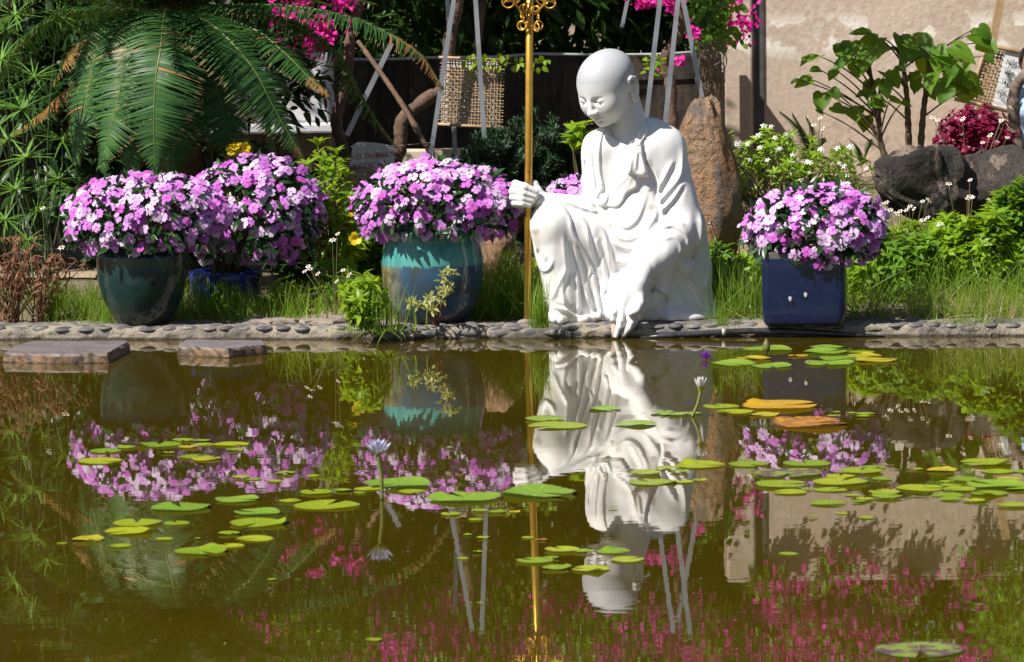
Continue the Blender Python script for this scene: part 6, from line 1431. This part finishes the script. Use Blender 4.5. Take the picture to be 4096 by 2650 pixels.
# dry brown weed at the left
m_db = mat_leaf('dry_brown_leaf', (.16, .06, .03), (.30, .14, .075), tfac=.15, rough=.8); m_dbs = mat_plain('dry_brown_stem', (.26, .13, .075), (.16, .08, .05), 20, .9)
r3 = np.random.default_rng(12)
for i, (px, w, h, n) in enumerate(((50, 85, 310, 26), (150, 75, 240, 20), (10, 80, 220, 16))):
    base = P(px, 1262, 13.75); base[2] = KZ; s = 13.75 / FPX; tips = np.array([P(px + r3.normal(0, w), 1262 - h * r3.uniform(.45, 1.05), 13.75 + r3.normal(0, .08)) for _ in range(n)])
    shrub('dry_weed', ['tall dead brown weed with drooping withered leaves', 'dead brown weed next to the sandy path', 'low dead brown weed at the garden edge'][i], 'weed', base, tips, 7, .03, .05, m_db, m_dbs, .0035, .0015, leaf_t(.2, .3, .5), 'dead weeds at the left', 90 + i, f0=.55, whorl=5, updr=-.2, bulge=.05)
# ---------------------------------------------------------------- lily pads and water lilies
def mat_pad(name, a, b, edge, blotch=None, rough=.35):
    m, nt, out = newmat(name)
    c = mixc(nt, _n(nt, 'ShaderNodeObjectInfo').outputs['Random'], a, b)
    c = mixc(nt, mathn(nt, 'MULTIPLY', ramp(nt, noise(nt, 30, 5), (.45, .7)), .4), c, tuple(x * .7 for x in a))
    if blotch: c = mixc(nt, ramp(nt, noise(nt, 1.0, 4, .6, scalevec(nt, (26, 26, 1))), (.46, .54)), c, blotch)
    vein = mathn(nt, 'MULTIPLY', ramp(nt, mathn(nt, 'COSINE', mathn(nt, 'MULTIPLY', attr(nt, 'ang'), 12.0)), (.80, .98)), ramp(nt, attr(nt, 't'), (.95, .5)))
    c = mixc(nt, mathn(nt, 'MULTIPLY', vein, .45), c, tuple(min(1, x * 1.6 + .06) for x in b))
    c = mixc(nt, mathn(nt, 'MULTIPLY', ramp(nt, noise(nt, 45, 3), (.66, .70)), .7), c, (.20, .12, .04))
    c = mixc(nt, ramp(nt, attr(nt, 't'), (.94, 1.0)), c, edge)
    pbsdf(nt, out, c, rough, transl=tuple(x * 1.2 for x in b), tfac=.15, normal=bumpn(nt, noise(nt, 60, 3), .15, .004)); return m
m_padg = mat_pad('green_pad', (.17, .31, .010), (.42, .46, .010), (.16, .10, .05))
m_pads = mat_pad('fresh_green_pad', (.18, .34, .025), (.27, .42, .03), (.22, .14, .09))
m_pady = mat_pad('yellowing_pad', (.42, .40, .02), (.55, .44, .02), (.35, .18, .05))
m_padY = mat_pad('yellow_pad', (.62, .36, .008), (.66, .40, .01), (.30, .12, .03), None, .3)
m_pado = mat_pad('withered_pad', (.52, .24, .03), (.58, .30, .03), (.20, .085, .03), (.34, .13, .03))
m_padp = mat_pad('mottled_pad', (.24, .32, .05), (.28, .38, .05), (.16, .07, .09), (.13, .06, .085))
def pad_mesh(seed, mat, serr=0.0, lift=.02, wob=.012, curl=0.0):
    r = np.random.default_rng(seed); n = 72; rings = [.12, .4, .7, .9, 1.0]; a = np.linspace(.17, 2 * np.pi - .17, n); V = [[0, 0, .006]]; t = [0]; an_ = [0]
    ph = r.uniform(0, 6.28, 4); rr = 1 + .04 * np.sin(2 * a + ph[0]) + .025 * np.sin(3 * a + ph[1])
    if serr: rr = rr * (1 - serr * np.abs(((a * 11 / np.pi) % 1) - .5) * 2 * r.uniform(.5, 1, n))
    for k in rings:
        z = .006 + lift * (k ** 6) * (.5 + .5 * np.sin(3 * a + ph[2])) + wob * k * np.sin(2 * a + ph[3]) * .6 + .01 * k + curl * np.exp(-((a - 2.2) / .35) ** 2) * k ** 3
        an_ += a.tolist(); V += np.stack([rr * k * np.cos(a), rr * k * np.sin(a), z], -1).tolist(); t += [k] * n
    V = np.array(V); V[:, 2] += .03
    Q = []; T = []
    for i in range(n - 1):
        T.append([0, 1 + i, 2 + i])
        for k in range(len(rings) - 1): Q.append([1 + k * n + i, 1 + (k + 1) * n + i, 2 + (k + 1) * n + i, 2 + k * n + i])
    return MB().add(V, Q, T, t=t, ang=an_).mesh('lily_pad', mat)
PM = {'g': [pad_mesh(i, m_padg) for i in range(4)] + [pad_mesh(9, m_padg, 0, .03, .02, .16)], 's': [pad_mesh(i + 20, m_pads, .10, .06, .03) for i in range(4)], 'y': [pad_mesh(i + 30, m_pady, .06, .05, .03, .1) for i in range(3)],
      'Y': [pad_mesh(41, m_padY, .07, .02, .012, .09)], 'o': [pad_mesh(42, m_pado, .20, .05, .03, .07)], 'p': [pad_mesh(43, m_padp, .03, .02, .02)]}
PADS = """635 1776 90 g 423 1802 68 g 506 1788 40 g 732 1760 46 g 806 1763 35 g 817 1775 46 g 926 1775 70 g 753 1787 44 y 673 1810 26 g 941 1798 40 g 397 1841 94 g 779 1825 65 g 823 1834 62 y 1141 1891 40 g 964 1909 38 g 1014 1913 35 g 1100 1922 34 g 1250 1902 28 g
1264 1968 68 g 1370 1961 35 g 1306 2018 131 g 950 1996 95 s 723 2029 121 s 1029 2050 98 s 547 2093 100 g 706 2089 56 g 515 2122 100 g 1029 2091 115 g 1158 2003 46 g 353 2157 64 y 247 2169 22 g 482 2180 47 g 659 2154 35 g 791 2153 14 g 917 2133 45 g 1020 2151 77 g 920 2181 56 g 803 2203 103 g 1088 2317 21 g
1594 1936 142 s 1470 1952 53 g 1647 1964 58 g 1859 1989 155 s 2153 1970 157 s 2182 1676 85 g 2229 1700 118 g 2420 1633 70 s 2541 1694 85 s 2650 1649 50 s 2582 1891 66 g 2600 1926 88 g 1441 1969 27 g 1803 2054 43 g 1917 2041 34 g 1991 2047 37 g 2058 2043 24 y 1903 2075 33 g 1870 2137 18 g 1932 2149 26 g 1911 2207 20 g 1850 2229 26 g 2111 2147 26 g 2164 2157 26 o
2247 2197 70 g 2338 2204 41 g 2452 2201 70 g 2511 2235 70 g 2138 2241 74 g 2205 2230 32 g 2223 2271 55 g 2261 2259 26 g 2364 2273 78 g 1920 2410 15 g 1494 2558 34 g 2452 2029 20 g 2229 2641 24 g
3071 1396 104 s 3310 1390 78 s 3300 1408 95 s 3441 1410 57 g 3460 1421 69 y 3360 1433 82 s 3316 1453 104 s 3504 1441 85 y 3014 1435 70 y 2930 1452 104 s 3084 1463 91 s 3193 1422 40 Y 2694 1656 60 s 2770 1655 38 s 2883 1623 76 g 2939 1645 75 g 3058 1658 63 y 3121 1622 158 Y 3234 1694 163 o 3347 1644 16 g 3404 1649 22 g 3460 1654 41 g 3335 1663 28 g 3451 1665 26 g
2801 1858 104 g 2993 1854 85 g 3225 1853 97 g 2669 1871 47 g 2719 1884 42 g 2660 1925 55 g 2729 1924 45 g 2798 1919 30 g 3153 1893 138 p 3442 1884 90 g 3489 1868 57 g 3360 1903 60 g 3529 1914 43 g 3121 1937 107 g 3360 1928 110 g 3322 1956 66 g 3159 1966 69 g 3228 1956 26 g 3536 1968 63 g 3548 1986 63 g 3460 1991 38 g 3410 1978 31 g 3313 2010 72 g 3435 2006 28 g 3250 2066 22 g 3366 2050 28 g 3467 2067 33 g
3947 1849 108 g 3661 1876 31 g 3768 1881 60 y 3991 1883 66 g 4090 1884 40 g 3853 1915 66 g 4038 1915 50 g 3787 1928 31 g 3680 1949 97 g 3806 1939 44 g 3985 1938 126 s 3837 1956 66 g 4070 1953 60 g 3790 1978 66 g 3956 1972 75 g 3806 1994 47 g 3894 2000 45 g 4050 2020 62 g 3153 2211 38 g 3680 2597 175 p""".split()
LB = {'g': ('smooth yellow green lily pad', 'smooth lily pads'), 's': ('fresh green lily pad with toothed edge', 'toothed lily pads'), 'y': ('yellowing lily pad', 'yellowing lily pads'), 'p': ('purple mottled lily pad', 'mottled lily pads')}
MARKS = [(640, 1790, 'on the dark green pot flower reflection'), (960, 1850, 'on the blue pot flower reflection'), (520, 2120, 'on the cycad reflection'), (950, 2100, 'beyond the cycad frond reflection'), (1512, 1950, 'around the pale lilac lily stalk'), (1900, 2080, 'on the steel leg reflection'), (2150, 1970, 'across the golden staff reflection'), (2200, 2250, 'between staff and statue head reflections'), (2460, 2230, 'on the statue head reflection'), (2200, 1690, 'on the statue knee reflection'), (2560, 1680, 'on the statue robe reflection'), (2620, 1910, 'on the statue shoulder reflection'), (2790, 1650, 'around the white cupped lily stalk'), (3070, 1430, 'around the green lily bud'), (3340, 1420, 'on the square pot reflection'), (3230, 1670, 'beside the withered orange pad'), (3200, 1890, 'on the square pot flower reflection'), (3400, 1950, 'on the wall pillar reflection'), (3500, 2030, 'on the tan wall reflection near the pillar'), (3700, 1930, 'on the boulder reflection'), (3950, 1950, 'crowded on the tan wall reflection'), (3950, 1860, 'on the coleus reflection'), (3680, 2597, 'alone on the bougainvillea reflection'), (1300, 2400, 'alone on the magenta reflection')]
rp = random.Random(5); kk = 0
for i in range(0, len(PADS), 4):
    px, py, hw, k = float(PADS[i]), float(PADS[i + 1]), float(PADS[i + 2]), PADS[i + 3]; g = G(px, py, .004); s = hw * g[1] / FPX; zz_ = .0012 + .0009 * (kk % 5) - .03 * s; kk += 1
    o = bpy.data.objects.new('lily_pad', rp.choice(PM[k])); SC.collection.objects.link(o); o.location = (g[0], g[1], zz_)
    o.rotation_euler = (0, 0, rp.uniform(0, 6.28) if k not in 'Yo' else (.2 if hw > 100 else 2.0)); o.scale = (s, s, s)
    if k == 'Y': tagit(o, 'big bright yellow lily pad with a raised lobe' if hw > 100 else ('small yellow lily pad curling beside the lily bud'), 'lily pad')
    elif k == 'o': tagit(o, 'big withered orange brown lily pad' if hw > 100 else 'tiny withered brown lily pad on the staff reflection', 'lily pad')
    else:
        j = min(range(len(MARKS)), key=lambda q: (MARKS[q][0] - px) ** 2 + (2.2 * (MARKS[q][1] - py)) ** 2); sz = 'large ' if hw > 88 else ('small ' if hw < 42 else ('' if k == 'p' else 'medium '))
        tagit(o, sz + LB[k][0] + ' ' + MARKS[j][2], 'lily pad', LB[k][1])
m_lst = mat_plain('lily_stalk', (.18, .20, .03), (.12, .15, .03), 20, .5)
def mat_lily(name, a, b):
    m, nt, out = newmat(name); c = mixc(nt, ramp(nt, attr(nt, 't'), (.1, .8)), a, b); pbsdf(nt, out, c, .5, transl=b, tfac=.3); return m
def lily(label, px, py, d, foot, s, ma, rows, sep=True):
    c = P(px, py, d); f = np.array(foot); t = thing('water_lily', label, 'water lily', (f[0], f[1], 0)); LP_ = leaf_t(.36, .35, -.25, (0, .3, .7, 1), (.35, 1, .8, .05))
    if c[2] > .03: add('stalk', MB().tube(spline([f, (f + c) / 2 + np.array([.004, 0, 0]), c], 6), .0052, 8).mesh('stalk', m_lst), t)
    r = np.random.default_rng(int(px))
    for j, (n, el, L) in enumerate(rows):
        for k in range(n):
            a = k * 2 * np.pi / n + j * .4 + r.normal(0, .05); d_ = np.array([[math.cos(a) * math.cos(el), math.sin(a) * math.cos(el), math.sin(el)]]); u = np.array([[-math.cos(a) * math.sin(el), -math.sin(a) * math.sin(el), math.cos(el)]])
            leaves('sepal' if (sep and j == 0) else 'petal', LP_, d_, u, c[None], np.array([L * s]), m_sep if (sep and j == 0) else ma, t)
    mb = MB(); V, Q, T = blob(2, 8, 5, .1); mb.add(V * (.18 * s, .18 * s, .22 * s) + c + np.array([0, 0, .2 * s]), Q, T); add('stamens', mb.mesh('stamens', mat_plain('stamen_yellow', (.6, .42, .02), None, 40, .7)), t)
m_sep = mat_leaf('lily_sepal', (.14, .20, .02), (.3, .36, .05), tfac=.2)
w1 = mat_lily('white_lily_petal', (.80, .76, .62), (.84, .82, .80)); w2 = mat_lily('blue_white_lily_petal', (.80, .80, .78), (.62, .60, .82)); w3 = mat_lily('violet_lily_petal', (.22, .03, .42), (.34, .06, .55))
g1 = G(2768, 1668, 0); lily('white cupped water lily on a leaning stalk before the statue reflection', 2802, 1567, g1[1] + .01, g1, .046, w1, [(4, .55, .62), (6, .85, 1.05), (6, 1.1, 1.05), (5, 1.35, .95)])
g2 = G(1527, 2000, 0); lily('pale lilac water lily on a tall straight stalk above the lily pads', 1512, 1826, g2[1], g2, .050, w2, [(5, .3, .55), (8, .5, 1.0), (8, .8, 1.0), (6, 1.1, .9)])
g3 = G(2823, 1440, 0); lily('violet water lily resting on the pond by the statue hem', 2823, 1438, g3[1], g3, .034, w3, [(6, .35, 1.0), (6, .7, 1.0), (6, 1.1, .9)], False)
gb = G(3066, 1418, 0); cb = P(3066, 1400, gb[1]); bud = thing('lily_bud', 'closed green lily bud standing among the toothed pads', 'lily bud', gb)
V, Q = lathe([(.002, -.024), (.012, -.014), (.015, .0), (.011, .014), (.001, .032)], cb + np.array([0, 0, .012]), 12); add('bud', MB().add(V, Q).mesh('bud', mat_plain('bud_green', (.13, .12, .035), (.2, .15, .06), 40, .6)), bud); add('stalk', MB().tube([gb, cb], .004, 8).mesh('stalk', m_lst), bud)
mb = MB(); mb.tube([P(2455, 1302, 13.27), P(2455, 1352, 13.245)], [.011, .008], 10)
tagit(add('spout', mb.mesh('spout', mat_plain('lime_scaled_spout', (.5, .4, .29), (.36, .3, .24), 40, .8, bump=.5)), origin=P(2455, 1352, 13.24)), 'small lime scaled water spout under the statue fingers', 'spout')

# bits of leaf and petal drifting on the pond
r_ = np.random.default_rng(99); N = 260; pts = np.array([G(r_.uniform(-50, 4150), 1375 + 1200 * r_.random() ** 1.5, .0015) for _ in range(N)])
o = leaves('drifting_leaf_bits', leaf_t(.5, .05, .02), np.stack([r_.normal(size=N), r_.normal(size=N), np.zeros(N)], -1), np.repeat([[0, 0, 1.0]], N, 0), pts, r_.uniform(.004, .011, N), mat_leaf('drifting_bits', (.20, .16, .05), (.45, .38, .2), tfac=.1), kind='stuff')
tagit(o, 'scattered tiny leaf bits and petals drifting on the pond', 'leaf bits')
